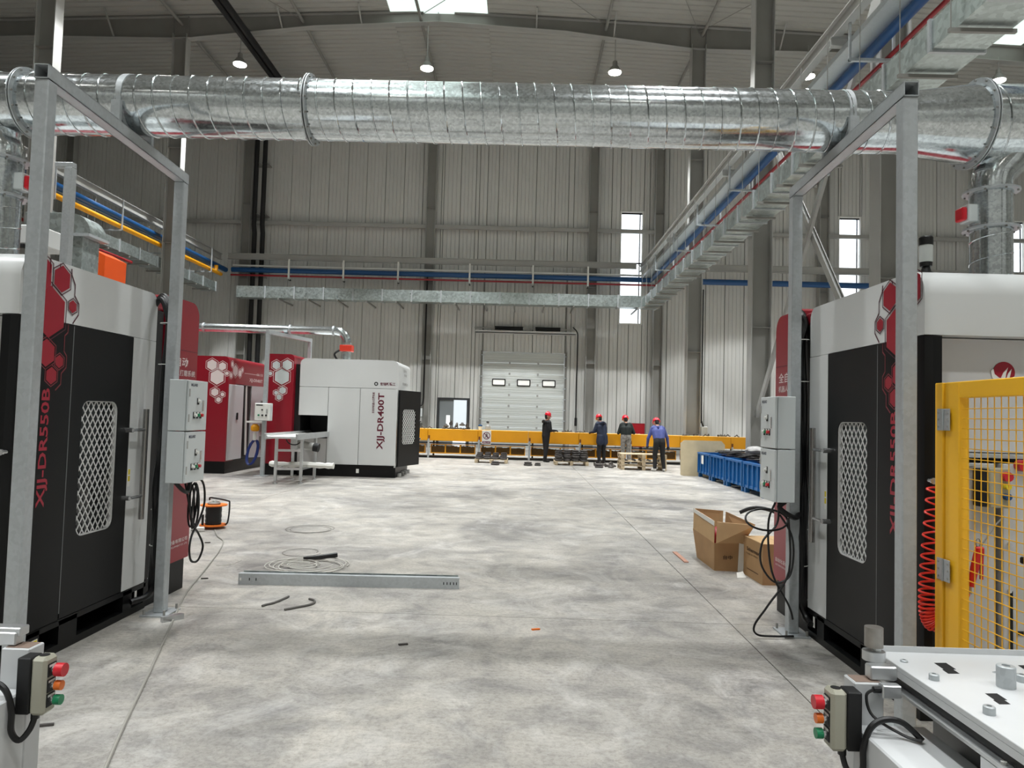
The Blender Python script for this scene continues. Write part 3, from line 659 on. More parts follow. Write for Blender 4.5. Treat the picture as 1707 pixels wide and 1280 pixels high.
# ---- galvanised portal frames that carry it
PZ = 3.49
def portal(xn, yn, xf_, yf, lab, w=.08):
    t_ = T('duct_support_frame', lab, 'frame', (xf_, yf, 0))
    for (x, y) in ((xn, yn), (xf_, yf)):
        part(B().box(x-w/2, x+w/2, y-w/2, y+w/2, .012, PZ-w, .006), 'post', GALVP, t_)
        part(B().box(x-.1, x+.1, y-.125, y+.125, 0, .012), 'base_plate', GALVP, t_)
        for sx in (-1, 1):
            for sy in (-1, 1): part(B().cyl((x+sx*.078, y+sy*.1, .012), (x+sx*.078, y+sy*.1, .05), .009, n=6), 'anchor_bolt', STEELD, t_)
    d = Vector((xf_-xn, yf-yn, 0)).normalized()
    p0, p1 = Vector((xn, yn, PZ-w/2))-d*w*.6, Vector((xf_, yf, PZ-w/2))+d*w*.5
    bm_ = B(); sx = Vector((d.y, -d.x, 0)); up = Vector((0, 0, 1)); h = w/2; t = .005
    mid_ = (p0+p1)/2; hl = d*((p1-p0).length/2)
    for v_, oth in ((sx, up), (-sx, up), (up, sx), (-up, sx)):
        bm_.obox(mid_+v_*(h-t/2), v_*(t/2), hl, oth*h)
    part(bm_, 'beam', GALVP, t_)
    part(B().obox(p1-d*.004, sx*(h-.005), d*.003, up*(h-.005)), 'end_cap', GALVP, t_)
    part(B().obox(p0+d*.15, sx*(h-.006), d*.003, up*(h-.006)), 'end_plug', DARKGAP, t_)
    return t_
portal(-2.70, 3.86, -2.775, 5.6, 'galvanised portal frame beside the left grinding cell carrying the big duct')
portal(2.07, 3.85, 2.135, 5.59, 'galvanised portal frame beside the right grinding cell carrying the big duct')

# ---- control cabinets on the far posts
def cabinet(s_, xb, y0, z0, lab, h=.398):
    """door faces the aisle; xb = back plane, s_ = direction towards the aisle"""
    dpt = .155; wd_ = .33; t_ = T('control_cabinet', lab, 'control box', (xb+s_*dpt/2, y0+wd_/2, z0))
    xf_ = xb+s_*dpt
    part(B().box(xb, xf_-s_*.022, y0, y0+wd_, z0, z0+h, .004), 'body', BOXG, t_)
    dr = part(B().box(xf_-s_*.019, xf_, y0+.002, y0+wd_-.002, z0+.002, z0+h-.002, .004), 'door', BOXG, t_)
    nx = Vector((s_, 0, 0)); o = xf_
    right = Vector((0, 1, 0)) if s_ > 0 else Vector((0, -1, 0))
    def P(a, z): return Vector((o+s_*.001, (y0+a) if s_ > 0 else (y0+wd_-a), z0+z))
    b = B(); text(b, 'MULAND', P(.035, h-.05), right, (0, 0, 1), .024, .11, .02); part(b, 'lettering', M('navy_letter', (24, 30, 66), .5), dr)
    def stud(a, z, m, lever=False):
        c = P(a, z); sw = part(B().obox(c, nx*.004, right*.015, Vector((0, 0, .026))), 'switch_plate', BLACK2, dr)
        part(B().cyl(c, c+nx*.024, .0125, n=12), 'push_button', m, dr)
        part(B().obox(c+Vector((0, 0, .018)), nx*.0055, right*.011, Vector((0, 0, .006))), 'label_plate', PAPER, dr)
    stud(.16, h-.165, PAPER)
    for a, m in ((.10, PAPER), (.155, GREENB), (.21, REDB)): stud(a, h-.275, m)
    part(B().obox(P(.25, h-.2), nx*.006, right*.012, Vector((0, 0, .045)), .004), 'door_lock', CHROME, dr)
    for hz in (h-.1, .1): part(B().obox(P(.012, hz), nx*.004, right*.006, Vector((0, 0, .03))), 'hinge', STEEL, dr)
    return t_
CLX, CRX = -2.727, 2.085
cabinet(1, CLX, 5.47, 1.025, 'lower grey control cabinet on the post beside the left grinding cell')
cabinet(1, CLX, 5.47, 1.43, 'upper grey control cabinet on the post beside the left grinding cell')
cabinet(-1, CRX, 5.42, 1.02, 'lower grey control cabinet on the post beside the right grinding cell')
cabinet(-1, CRX, 5.42, 1.425, 'upper grey control cabinet on the post beside the right grinding cell')

# ---- small duct to the far cell with its frame
SY, SZ = 17.9, 3.64
s2 = T('spiral_duct', 'thin galvanised exhaust duct running to the far white cell', 'duct', (-6, SY, SZ))
part(B().cyl((-11, SY, SZ), (-4.75, SY, SZ), .105, n=24), 'pipe', GALV, s2, True)
part(B().tube([(-4.75, SY, SZ)]+[(-4.75+.3*sin(a), SY, SZ-.3+.3*cos(a)) for a in [pi/2*i/8 for i in range(1, 9)]], .105, 20), 'elbow', GALV, s2, True)
part(B().cyl((-4.45, SY, SZ-.3), (-4.45, SY, 2.902), .105, n=20), 'drop_pipe', GALVD, s2, True)
part(B().box(-4.6, -4.3, SY-.14, SY+.14, SZ-.52, SZ-.36, .01), 'damper_actuator', M('actuator_orange', (214, 60, 40), .4), s2)
part(B().tube(smoothpath([(-4.6, SY-.12, SZ-.5), (-4.72, SY-.14, SZ-.62), (-4.55, SY-.14, SZ-.85), (-4.56, SY-.13, 2.88)]), .025, 8), 'cable', RUB, s2, True)
for x in (-8.1, -4.8, -5.9): part(B().lathe([(.105, -.02), (.125, -.02), (.125, .02), (.105, .02)], (x, SY, SZ), 24, (1, 0, 0), False), 'flange', GALVP, s2, True)
f2 = T('duct_support_frame', 'galvanised portal frame carrying the thin duct beside the far white cell', 'frame', (-6.2, 17.16, 0))
part(B().box(-6.245, -6.155, 17.12, 17.21, .013, 3.44, .006), 'post', GALVP, f2); part(B().box(-5.75, -5.66, 18.9, 18.99, 2.985, 3.44, .006), 'post', GALVP, f2)
part(B().bar((-6.2, 17.12, 3.486), (-5.7, 19.0, 3.486), .09, .09), 'beam', GALVP, f2); part(B().box(-6.35, -6.05, 17.0, 17.3, 0, .012), 'base_plate', GALVP, f2)
def far_box(x, y, z, w, h, d, lab):
    t_ = T('control_box', lab, 'control box', (x, y, z))
    part(B().box(x-w/2, x+w/2, y, y+d, z, z+h, .008), 'body', BOXG, t_)
    dr = part(B().box(x-w/2+.01, x+w/2-.01, y-.018, y-.002, z+.01, z+h-.01, .004), 'door', PAPER, t_)
    part(B().box(x-w/2+.04, x-w/2+.2, y-.021, y-.018, z+h-.06, z+h-.035), 'lettering', BLACK2, dr)
    for k, m in enumerate((GREENB, BLACK2, BLACK2)): part(B().cyl((x-.08+.09*k, y-.04, z+.13), (x-.08+.09*k, y-.018, z+.13), .022, n=10), 'push_button', m, dr)
    part(B().cyl((x+.0, y-.04, z+.26), (x, y-.018, z+.26), .02, n=10), 'switch', BLACK2, dr); part(B().box(x+.1, x+.13, y-.03, y-.018, z+.18, z+.28, .004), 'door_lock', STEEL, dr)
far_box(-6.18, 16.95, 1.33, .38, .42, .16, 'small white control box on the duct frame beside the far white cell')
# ================================================================== grinding cells
def grille(b, a0, a1, b0, b1, r, o, u, v, w, pa, pb, t):
    """diamond lattice of flat strips clipped to a rounded rectangle"""
    def inside(a, c):
        if not (a0 <= a <= a1 and b0 <= c <= b1): return False
        ca = min(max(a, a0+r), a1-r); cb = min(max(c, b0+r), b1-r)
        return (a-ca)**2+(c-cb)**2 <= r*r+1e-9
    o, u, v, w = map(Vector, (o, u, v, w)); W_, H_ = a1-a0, b1-b0
    sl = pb/pa
    for sg in (1, -1):
        n = int((W_+H_/sl)/pa)+2
        for k in range(-1, n+1):
            st = a0+k*pa-(H_/sl if sg > 0 else 0); pts = []
            N = 90
            for i in range(N+1):
                c = b0+H_*i/N; a = st+(c-b0)/sl if sg > 0 else st-(c-b0)/sl
                if inside(a, c): pts.append((a, c))
            if len(pts) < 3: continue
            p0, p1 = o+u*pts[0][0]+v*pts[0][1], o+u*pts[-1][0]+v*pts[-1][1]
            d = (p1-p0)/2; sd_ = d.cross(w).normalized()*t
            b.obox((p0+p1)/2+w*(.5 if sg > 0 else .35), d, sd_, w*.3)
    return b
HEXES = [(.15, 2.42, .13, 0), (.37, 2.415, .088, 0), (.265, 2.19, .165, 0), (.49, 2.255, .043, 0), (.255, 1.93, .088, 1), (.385, 1.885, .043, 1), (.315, 1.79, .056, 1)]
def cell(s, xa, y0, side):
    X = lambda u: s*(xa+u)
    xf = lambda p: (s*(xa+p[0]), y0+p[1], p[2])
    nb = lambda: B(xf, s < 0)
    root = T('grinding_cell', 'white black and red robot grinding cell '+('with the yellow mesh gate at its front' if s > 0 else 'standing beside the orange cable reel'), 'machine', (X(1.2), y0+.8, 0))
    nx = Vector((-s, 0, 0)); right = Vector((0, s*-1, 0)) if s > 0 else Vector((0, 1, 0))   # reading direction on the aisle side
    WU = 2.5
    # white shell over the top, rounded front and back
    pr = [(0, 2.14), (1.58, 2.14), (1.58, 2.46)]+[(1.58-.09+.09*cos(a), 2.43+.09*sin(a)) for a in [pi/2*i/5 for i in range(6)]]+[(.15+.15*cos(a), 2.37+.15*sin(a)) for a in [pi/2+pi/2*i/7 for i in range(8)]]
    part(nb().prism(pr, (.003, 0, 0), (0, 1, 0), (0, 0, 1), (WU, 0, 0)), 'top_shell', WHITE, root, True, ang=40)
    part(nb().box(.0008, .003, .078, .081, 2.14, 2.36).box(0.001, .0034, .081, .082, 2.14, 2.36), 'shell_seam', DARKGAP, root)
    part(nb().box(.05, WU, .16, 1.56, .2, 2.138), 'inner_body', BLACK, root)
    # corner pillar with lettering panel
    pil = part(nb().prism([(0, .515), (0, .05), (.012, .015), (.05, 0), (.1, 0), (.1, .515)], (0, 0, .205), (1, 0, 0), (0, 1, 0), (0, 0, 1.93)), 'corner_panel', BLACK, root, True, ang=20)
    # sliding door with lattice window
    dr = part(nb().ringprism(rrect(.525, 1.245, .215, 2.135, .003), rrect(.65, 1.08, .72, 1.64, .07), (0, 0, 0), (0, 1, 0), (0, 0, 1), (.045, 0, 0)), 'door', BLACK, root)
    part(nb().ringprism(rrect(.65, 1.08, .72, 1.64, .07), rrect(.656, 1.074, .726, 1.634, .066), (.004, 0, 0), (0, 1, 0), (0, 0, 1), (.03, 0, 0)), 'window_trim', M('lattice_white', (214, 214, 212), .45), dr)
    part(nb().box(.034, .04, .64, 1.09, .71, 1.65), 'window_pane', GLASSD, dr)
    gb = nb(); grille(gb, .652, 1.078, .722, 1.638, .066, (.02, 0, 0), (0, 1, 0), (0, 0, 1), (-.006, 0, 0), .061, .084, .0046)
    gr = part(gb, 'window_lattice', M('lattice_white', (214, 214, 212), .45), dr); gr['kind'] = 'stuff'
    part(nb().box(.0, .05, 1.252, 1.578, .21, 2.137, .003), 'side_panel', WHITE, root)
    part(nb().box(-.0015, 0, .516, .5225, .25, 2.13), 'door_seam', M('seam_grey', (110, 112, 112), .5), root)
    h_ = part(nb().cyl((-.055, 1.375, .74), (-.055, 1.375, 1.59), .021, n=16), 'handle', M('brushed_handle', (150, 148, 146), .25, 1.), dr, True)
    for z in (.92, 1.43):
        part(nb().cyl((-.055, 1.375, z), (-.055, 1.2, z), .012, n=10), 'handle_post', CHROME, h_, True); part(nb().cyl((-.055, 1.2, z), (.0, 1.2, z), .018, n=10), 'handle_foot', CHROME, h_, True)
    part(nb().box(-.0016, 0, 1.258, 1.285, 1.09, 1.13), 'warning_sticker', YSTK, root); part(nb().box(-.0016, 0, 1.258, 1.285, 1.04, 1.08), 'warning_sticker', YSTK, root); part(nb().box(-.0012, 0, 1.256, 1.287, 1.0, 1.135), 'sticker_paper', PAPER, root)
    # front panels, set back under the shell
    part(nb().box(.1, WU, .11, .15, 1.485, 2.135, .002), 'front_hatch', TAUPE, root)
    part(nb().box(.1, WU, .07, .15, 1.455, 1.48, .004), 'hatch_rail', ALU, root)
    part(nb().box(.1, .43, .05, .15, .22, 1.425, .004), 'front_panel', TAUPE, root)
    part(nb().box(.47, WU, .05, .15, .22, 1.425, .004), 'front_panel', TAUPE, root)
    part(nb().box(.1, .3, .03, .05, 1.405, 1.425, .003), 'front_trim', ALU, root)
    for u, z0, z1, wv in ((.5, .25, .72, .02), (.55, .48, .5, .3)): part(nb().box(u, u+wv, .044, .051, z0, z1), 'panel_slot', BLACK2, root)
    st = part(nb().box(.30, .345, -.02, .05, 1.19, 1.4, .004), 'button_station', BLACK2, root); part(nb().box(.345, .46, -.03, .05, 1.185, 1.405, .006), 'station_cover', M('station_beige', (170, 166, 146), .45), st)
    for z, m, r in ((1.36, REDB, .026), (1.305, YSTK, .016), (1.25, PBLUE, .018)): part(nb().cyl((.43, -.03, z), (.43, -.06, z), r, n=14), 'push_button', m, st, True)
    part(nb().cyl((.56, .05, 1.42), (.56, 0, 1.42), .032, n=16), 'emergency_knob', REDB, root, True)
    for z in (.72, .98): part(nb().cyl((.5, .05, z), (.5, .035, z), .01, n=8), 'panel_bolt', CHROME, root)
    ft = part(nb().cyl((.03, .0, 1.325), (.03, -.05, 1.325), .012, n=10), 'air_fitting', CHROME, root, True); part(nb().cyl((.03, -.035, 1.325), (.03, -.048, 1.325), .018, n=10), 'fitting_nut', CHROME, ft)
    # skid with fork pockets
    bs = part(nb().box(.0, WU, .03, 1.6, 0, .05), 'skid', BLACK, root)
    part(nb().box(.0, .03, .03, 1.6, .17, .21), 'skid_rail', BLACK, bs)
    for a, c in ((.03, .34), (.53, .72), (1.28, 1.4), (1.57, 1.6)): part(nb().box(.0, WU, a, c, .05, .2), 'skid_post', BLACK, bs)
    part(nb().box(.25, WU, .1, 1.56, .05, .2), 'skid_core', DARKGAP, bs)
    part(nb().box(-.0015, 0, .27, .325, .03, .15), 'floor_sticker', PAPER, bs); part(nb().box(-.0025, -.0015, .275, .32, .105, .145), 'floor_sticker_band', YSTK, bs)
    part(nb().box(-.0015, 0, 1.44, 1.47, .09, .17), 'floor_sticker', PAPER, bs)
    # red rear cabinet
    part(nb().box(.012, WU, 1.58, 1.71, .22, 2.40, .01), 'rear_gap', BLACK2, root)
    part(nb().box(.01, WU, 1.585, 1.71, 2.402, 2.5, .015), 'rear_bridge', RED, root)
    pr = [(1.712, .27), (2.32, .27), (2.32, 2.4)]+[(2.32-.13+.13*cos(a), 2.42+.13*sin(a)) for a in [pi/2*i/6 for i in range(7)]]+[(1.76, 2.55), (1.725, 2.53), (1.712, 2.49)]
    rc = part(nb().prism(pr, (.0, 0, 0), (0, 1, 0), (0, 0, 1), (WU, 0, 0)), 'rear_cabinet', RED, root, True, ang=40)
    part(nb().box(-.0012, 0, 1.715, 2.318, 2.108, 2.112), 'cabinet_seam', HEXLINE, rc); part(nb().box(-.0012, 0, 1.79, 1.794, .28, 2.5), 'cabinet_seam', HEXLINE, rc)
    part(nb().box(.015, WU, 1.62, 2.27, .0, .268), 'rear_base', BLACK, root)
    b = B(); v0 = 2.24 if s > 0 else 1.86
    text(b, '全自动', (X(-.002), y0+v0-(0 if s > 0 else .08), 1.965), right, (0, 0, 1), .085, .36, .012)
    text(b, '机器人打磨系统', (X(-.002), y0+v0-(0 if s > 0 else .08), 1.885), right, (0, 0, 1), .055, .5, .008); part(b, 'lettering', LETTERW, rc)
    b = B(); text(b, '自动化设备有限公司', (X(-.002), y0+(2.27 if s > 0 else 1.78), .425), right, (0, 0, 1), .036, .5, .008)
    text(b, 'AUTOMATION EQUIPMENT CO., LTD', (X(-.002), y0+(2.27 if s > 0 else 1.78), .39), right, (0, 0, 1), .018, .5); part(b, 'lettering', LETTERW, rc)
    # honeycomb decals
    for v, z, r, low in HEXES:
        o = (X(-.0008), y0+v, z)
        part(B().prism(hexa(r), o, (0, 1, 0), (0, 0, 1), nx*.0008), 'hexagon', HEXRED, root)
        if v > .1:
            part(B().ringprism(hexa(r*1.08+.012), hexa(r*1.08+.005), o, (0, 1, 0), (0, 0, 1), nx*.0006), 'hexagon_outline', HEXLINE if not low else HEXLINE2, root)
    o = (X(-.0008), y0, 0); lines = [[(.46, 2.5), (.465, 2.46), (.505, 2.4), (.505, 2.33), (.555, 2.28), (.555, 2.21), (.5, 2.145)], [(.345, 2.51), (.345, 2.475)], [(.25, 2.52), (.25, 2.43)]]
    lows = [[(.455, 2.135), (.455, 2.08), (.425, 2.055), (.425, 1.955), (.455, 1.925), (.455, 1.85), (.41, 1.81), (.41, 1.74), (.36, 1.7)], [(.17, 2.02), (.145, 1.99)]]
    for ls, m in ((lines, HEXLINE), (lows, HEXLINE2)):
        for l_ in ls:
            b = B()
            for (a, c), (d, e) in zip(l_, l_[1:]): b.bar((X(-.001), y0+a, c), (X(-.001), y0+d, e), .0016, .008, up=(0, 0, 1)) if abs(a-d) > .004 else b.box(X(-.0016), X(-.0004), y0+a-.003, y0+a+.003, min(c, e), max(c, e))
            part(b, 'decal_line', m, root)
    b = B(); text(b, 'XJJ-DR550B', (X(-.0015), y0+(.258 if s > 0 else .335), .965), (0, 0, 1), (0, 1, 0) if s > 0 else (0, -1, 0), .1, .745, .022); part(b, 'lettering', LETTER, pil)
    return root
cell(1, 2.25, 4.0, 'right'); cell(-1, 2.97, 4.13, 'left')
# emblem on the front hatch of the right cell
em = None
for o in COL.objects:
    if o.name == 'front_hatch': em = o
ec = Vector((2.765, 4.108, 1.945))
part(B().cyl(ec, ec-Vector((0, .003, 0)), .062, n=32), 'emblem', HEXRED, em)
part(B().prism([(-.075, .01), (-.07, -.03), (-.04, -.056), (0, -.06), (.04, -.045), (.062, -.02), (.03, -.034), (0, -.036), (-.03, -.03), (-.055, -.01), (-.062, .02)], ec-Vector((0, .003, 0)), (1, 0, 0), (0, 0, 1), (0, -.002, 0)).prism([(-.02, -.034), (-.005, .0), (.022, .03), (.012, .0), (.006, -.034)], ec-Vector((0, .003, 0)), (1, 0, 0), (0, 0, 1), (0, -.002, 0)).prism([(.012, -.034), (.022, -.005), (.042, .022), (.036, -.005), (.03, -.03)], ec-Vector((0, .003, 0)), (1, 0, 0), (0, 0, 1), (0, -.002, 0)), 'emblem_bird', PAPER, em)

# signal tower on the right cell
tw = T('signal_tower', 'black signal tower with grey lens on top of the right grinding cell', 'signal lamp', (2.44, 4.32, 2.521))
part(B().lathe([(.042, 0), (.042, .035), (.03, .04), (.022, .07), (.034, .075), (.036, .1)], (2.44, 4.32, 2.521), 18), 'base', RUB, tw, True)
part(B().lathe([(.036, .1), (.038, .105), (.038, .2), (.036, .205)], (2.44, 4.32, 2.521), 18), 'lens', M('smoked_lens', (190, 194, 190), .25), tw, True)
part(B().lathe([(.04, .205), (.04, .25), (.034, .258)], (2.44, 4.32, 2.521), 18), 'cap', RUB, tw, True)

# thick cable looms from the cells down the posts
def loom(s, xm, xp, yp, lab):
    t_ = T('cable_loom', lab, 'cable', (xp, yp, .1))
    for k in range(3):
        e = .018*(k-1); q = s*.075
        pts = [(xm-s*-.03, yp+.1+e, 2.44+e), (xm-s*.03, yp+.09+e, 2.5+e), (xp+q*1.4, yp+.06+e, 2.42+e), (xp+q+s*e, yp+.05+e, 2.2), (xp+q+s*e, yp+.04-e, 1.8), (xp+q*1.1+s*e, yp+.03+e, 1.3), (xp+q+s*e, yp+.0-e, .98), (xp+q*.8+s*e, yp-.03, .78), (xp+q*1.1+s*e, yp+e, .5), (xp+q+s*e, yp-.01, .27), (xp+q*1.3, yp-.02+e, .14), (xm-s*.02, yp-.12+e, .11)]
        part(B().tube(smoothpath(pts, 6), .023, 8), 'cable', RUB, t_, True)
    for z in (2.28, 1.95, .8, .52, .26): part(B().lathe([(.056, -.003), (.06, -.003), (.06, .003), (.056, .003)], (xp+s*.075, yp+.03, z), 14, (0, 0, 1), False), 'cable_tie', PAPER, t_)
loom(-1, -2.97, -2.775, 5.62, 'black cable loom tied to the post beside the left grinding cell')
loom(1, 2.25, 2.135, 5.6, 'black cable loom tied to the post beside the right grinding cell')
def ovals(cx, cy, z0, z1, w, n, s_, ph=0.):
    pts = []
    for i in range(n*20+1):
        a = 2*pi*i/20+ph; k = 1-.12*sin(i*.37)
        pts.append((cx+.02*sin(i*.21)*s_, cy+w*k*sin(a), (z0+z1)/2+(z1-z0)/2*k*cos(a)))
    return pts
cl = T('cable_coil', 'black spare cable hung in long loops under the left control cabinets', 'cable', (-2.62, 5.72, .45))
part(B().tube(ovals(-2.62, 5.74, .66, 1.0, .055, 4, 1), .008, 6), 'loop', RUB, cl, True)
part(B().tube(smoothpath([(-2.66, 5.6, 1.03), (-2.62, 5.86, 1.02), (-2.6, 5.9, .85), (-2.6, 5.82, .7), (-2.6, 5.7, .6), (-2.58, 5.62, .5), (-2.58, 5.66, .4), (-2.58, 5.78, .38), (-2.58, 5.86, .48), (-2.6, 5.8, .6), (-2.6, 5.7, .68), (-2.62, 5.64, .9), (-2.66, 5.66, 1.03)]), .009, 6), 'loop', RUB, cl, True)
part(B().tube(smoothpath([(-2.66, 5.5, 1.03), (-2.62, 5.56, .96), (-2.62, 5.64, .95), (-2.64, 5.7, 1.03)]), .016, 6), 'loop', RUB, cl, True)
cr = T('cable_coil', 'black spare cable hung in wide loops under the right control cabinets', 'cable', (1.95, 5.6, .2))
part(B().tube([(1.9+.16*cos(a), 5.5+.05*sin(a), .88+.075*sin(a)) for a in [2*pi*i/24 for i in range(25)]], .008, 6), 'loop', RUB, cr, True)
part(B().tube(smoothpath([(1.99, 5.5, 1.02), (1.98, 5.5, .85), (1.86, 5.46, .72), (1.85, 5.46, .55), (1.95, 5.46, .42), (2.06, 5.46, .46), (2.1, 5.48, .62), (2.08, 5.48, .78), (2.0, 5.5, .92)]), .008, 6), 'loop', RUB, cr, True)
part(B().tube(smoothpath([(1.955, 5.47, 1.015), (1.9, 5.46, .85), (1.93, 5.46, .5), (2.06, 5.46, .25), (2.1, 5.48, .14)]), .008, 6), 'loop', RUB, cr, True)
part(B().tube(smoothpath([(2.06, 5.48, .9), (2.06, 5.46, .5), (1.9, 5.44, .25), (1.8, 5.44, .1), (1.82, 5.44, .03), (1.95, 5.44, -.0+.02), (2.1, 5.46, .02)]), .008, 6), 'loop', RUB, cr, True)
part(B().tube(smoothpath([(2.2, 5.62, .95), (2.12, 5.5, .9), (2.0, 5.5, .97), (2.04, 5.5, 1.02)]), .02, 8), 'loop', RUB, cr, True)

# ---------------------------------------------------------------- far white cell
FW = 17.55; fx0, fx1 = -5.5, -3.06
fc = T('grinding_cell', 'far white robot grinding cell with red side cabinet and feed table', 'machine', (-4.4, FW+1.5, 0))
def rtop(x0, x1, z0, z1, r, n=6): return [(x0, z0), (x1, z0)]+[(x1-r+r*cos(a), z1-r+r*sin(a)) for a in [pi/2*i/n for i in range(n+1)]]+[(x0+r+r*cos(a), z1-r+r*sin(a)) for a in [pi/2+pi/2*i/n for i in range(n+1)]]
part(B().prism(rtop(fx0, fx1, 2.2, 2.9, .14), (0, FW, 0), (1, 0, 0), (0, 0, 1), (0, 1.9, 0)), 'top_shell', WHITE, fc, True, ang=40)
part(B().box(fx0, -4.78, FW, FW+.04, 1.49, 2.19, .004), 'front_panel', WHITE, fc)
part(B().box(-4.77, -3.99, FW, FW+.04, .3, 2.19, .004), 'front_panel', WHITE, fc)
part(B().box(-3.98, fx1, FW, FW+.04, .3, 2.19, .004), 'front_panel', WHITE, fc)
part(B().box(fx0, -4.78, FW+.02, FW+.06, .3, .93, .004), 'front_panel', TAUPE, fc)
part(B().box(fx0+.02, fx1-.02, FW+.9, FW+1.88, .3, 2.2), 'inner_body', BLACK2, fc)
part(B().box(fx0, fx0+.03, FW+.05, FW+.9, .3, 2.2).box(-4.8, -4.77, FW+.05, FW+.9, .3, 2.2), 'bay_wall', BLACK2, fc)
part(B().box(fx1-.04, fx1, FW+.04, FW+1.9, .25, 2.2), 'side_wall', WHITE, fc)
part(B().box(fx0, fx1, FW+.05, FW+1.9, 0, .29), 'base', BLACK, fc)
du = Vector((.36, 1.05, 0)).normalized(); dw = Vector((du.y, -du.x, 0)); d0 = Vector((fx1+.02, FW+.02, 0))
sdr = part(B().ringprism(rrect(.0, 1.12, .28, 2.17, .01), rrect(.17, .86, .82, 1.7, .1), d0, du, (0, 0, 1), dw*.05), 'side_door', BLACK, fc)
part(B().prism(rrect(.16, .87, .81, 1.71, .1), d0+dw*.012, du, (0, 0, 1), dw*.008), 'window_pane', BLACK2, sdr)
gb = B(); grille(gb, .175, .855, .825, 1.695, .1, d0+dw*.035, du, (0, 0, 1), dw*.012, .1, .1, .0085); part(gb, 'window_lattice', MATS['lattice_white'], sdr)['kind'] = 'stuff'
for z in (1.4, .95): part(B().cyl(d0+du*1.08+dw*.05+Vector((0, 0, z)), d0+du*1.08+dw*.1+Vector((0, 0, z)), .02, n=8), 'door_catch', CHROME, sdr)
for k in range(4): part(B().cyl((fx1+.07, FW+.25+.45*k, 0), (fx1+.07, FW+.25+.45*k, .1), .05, n=10), 'levelling_foot', STEEL, fc)
part(B().box(-4.02, -3.95, FW-.003, FW, .1, .2), 'floor_sticker', PAPER, fc)
frc = part(B().prism(rtop(-6.34, -5.62, .28, 2.98, .1), (0, FW-.12, 0), (1, 0, 0), (0, 0, 1), (0, 2.6, 0)), 'side_cabinet', RED, fc, True, ang=40)
part(B().box(-5.62, fx0, FW+.05, FW+2.8, .1, 2.75), 'gap_panel', BLACK2, fc); part(B().box(-6.26, -5.62, FW-.06, FW+2.4, 0, .28), 'cabinet_base', BLACK2, fc)
def hexset(hs, o, ax, w, mat, ol, parent):
    for a, z, r in hs:
        c = Vector(o)+Vector(ax)*a+Vector((0, 0, z))
        part(B().prism(hexa(r*.93), c, ax, (0, 0, 1), w), 'hexagon', mat, parent)
        part(B().ringprism(hexa(r*1.02+.03), hexa(r*1.02+.019), c, ax, (0, 0, 1), w), 'hexagon_outline', ol, parent)
hs = [(-5.79, 2.71, .145), (-6.06, 2.70, .115), (-5.91, 2.42, .215), (-6.2, 2.49, .055), (-5.88, 2.08, .1), (-6.04, 2.02, .055), (-5.96, 1.91, .075)]
hexset(hs, (0, FW-.121, 0), (1, 0, 0), (0, -.002, 0), BOXG, LETTERW, frc)
b = B(); text(b, 'XJJ-DR400T', (-3.34, FW-.002, .69), (0, 0, 1), (-1, 0, 0), .2, 1.4, .025); part(b, 'lettering', LETTERD, fc)
b = B(); text(b, '全自动机器人打磨系统', (-3.62, FW-.002, 1.58), (0, 0, 1), (-1, 0, 0), .065, .52, .015); part(b, 'lettering', LETTERD, fc)
b = B(); text(b, '宏瑞新精工', (-3.5, FW-.002, 2.27), (1, 0, 0), (0, 0, 1), .08, .38, .02); part(b, 'lettering', LETTERD, fc)
part(B().ringprism(hexa(.05, 14), hexa(.026, 14), (-3.6, FW-.001, 2.31), (1, 0, 0), (0, 0, 1), (0, -.002, 0)), 'emblem', BLACK2, fc)
b = B(); text(b, '注意安全', (fx1+.003, FW+.75, 2.66), (0, 1, 0), (0, 0, 1), .07, .5); text(b, '操作规程', (fx1+.003, FW+.9, 2.55), (0, 1, 0), (0, 0, 1), .07, .4); text(b, '禁止触摸设备', (fx1+.003, FW+.7, 2.32), (0, 1, 0), (0, 0, 1), .07, .8); part(b, 'lettering', STEELD, fc)

# second far machine, red with white doors
rx = -7.2; RY = 17.35
rm = T('control_cell', 'far red machine with white cabinet doors, one standing open', 'machine', (-8, RY+1, 0))
part(B().prism(rtop(-9.6, rx, .3, 2.88, .12), (0, RY, 0), (1, 0, 0), (0, 0, 1), (0, .5, 0)), 'front_frame', RED, rm, True, ang=40)
part(B().prism(rtop(-9.6, rx, 2.22, 2.88, .12), (0, RY+.5, 0), (1, 0, 0), (0, 0, 1), (0, 2.0, 0)), 'top_band', RED, rm, True, ang=40)
part(B().box(-9.6, rx-.5, RY+.5, RY+2.5, .3, 2.22), 'inner_body', M('cabinet_inside', (120, 132, 130), .5), rm)
part(B().box(rx-.05, rx+.01, RY+.06, RY+.98, .32, 2.2, .01), 'cabinet_door', BOXG, rm)
part(B().box(rx+.01, rx+.04, RY+.55, RY+.62, 1.32, 1.5, .01), 'door_handle', BLACK2, rm)
od = part(B().obox((rx+.22, RY+1.95, 1.26), Vector((.25, .38, 0)), Vector((.38, -.25, 0)).normalized()*.02, (0, 0, .95)), 'open_door', BOXG, rm)
for z, hh in ((1.75, .16), (1.1, .22), (.72, .3)): part(B().obox((rx+.24, RY+1.93, z), Vector((.08, .12, 0)), Vector((.38, -.25, 0)).normalized()*.022, (0, 0, hh/2)), 'door_label', STEELD, od)
part(B().box(rx-.4, rx-.02, RY+1.05, RY+1.5, .35, 2.2), 'equipment_tray', BLACK2, rm)
part(B().cyl((rx-.02, RY+1.2, 2.2), (rx+.03, RY+1.2, .4), .03, n=8), 'strip_light', PAPER, rm)
part(B().box(-9.6, rx-.02, RY+.05, RY+2.5, 0, .3), 'base', BLACK, rm)
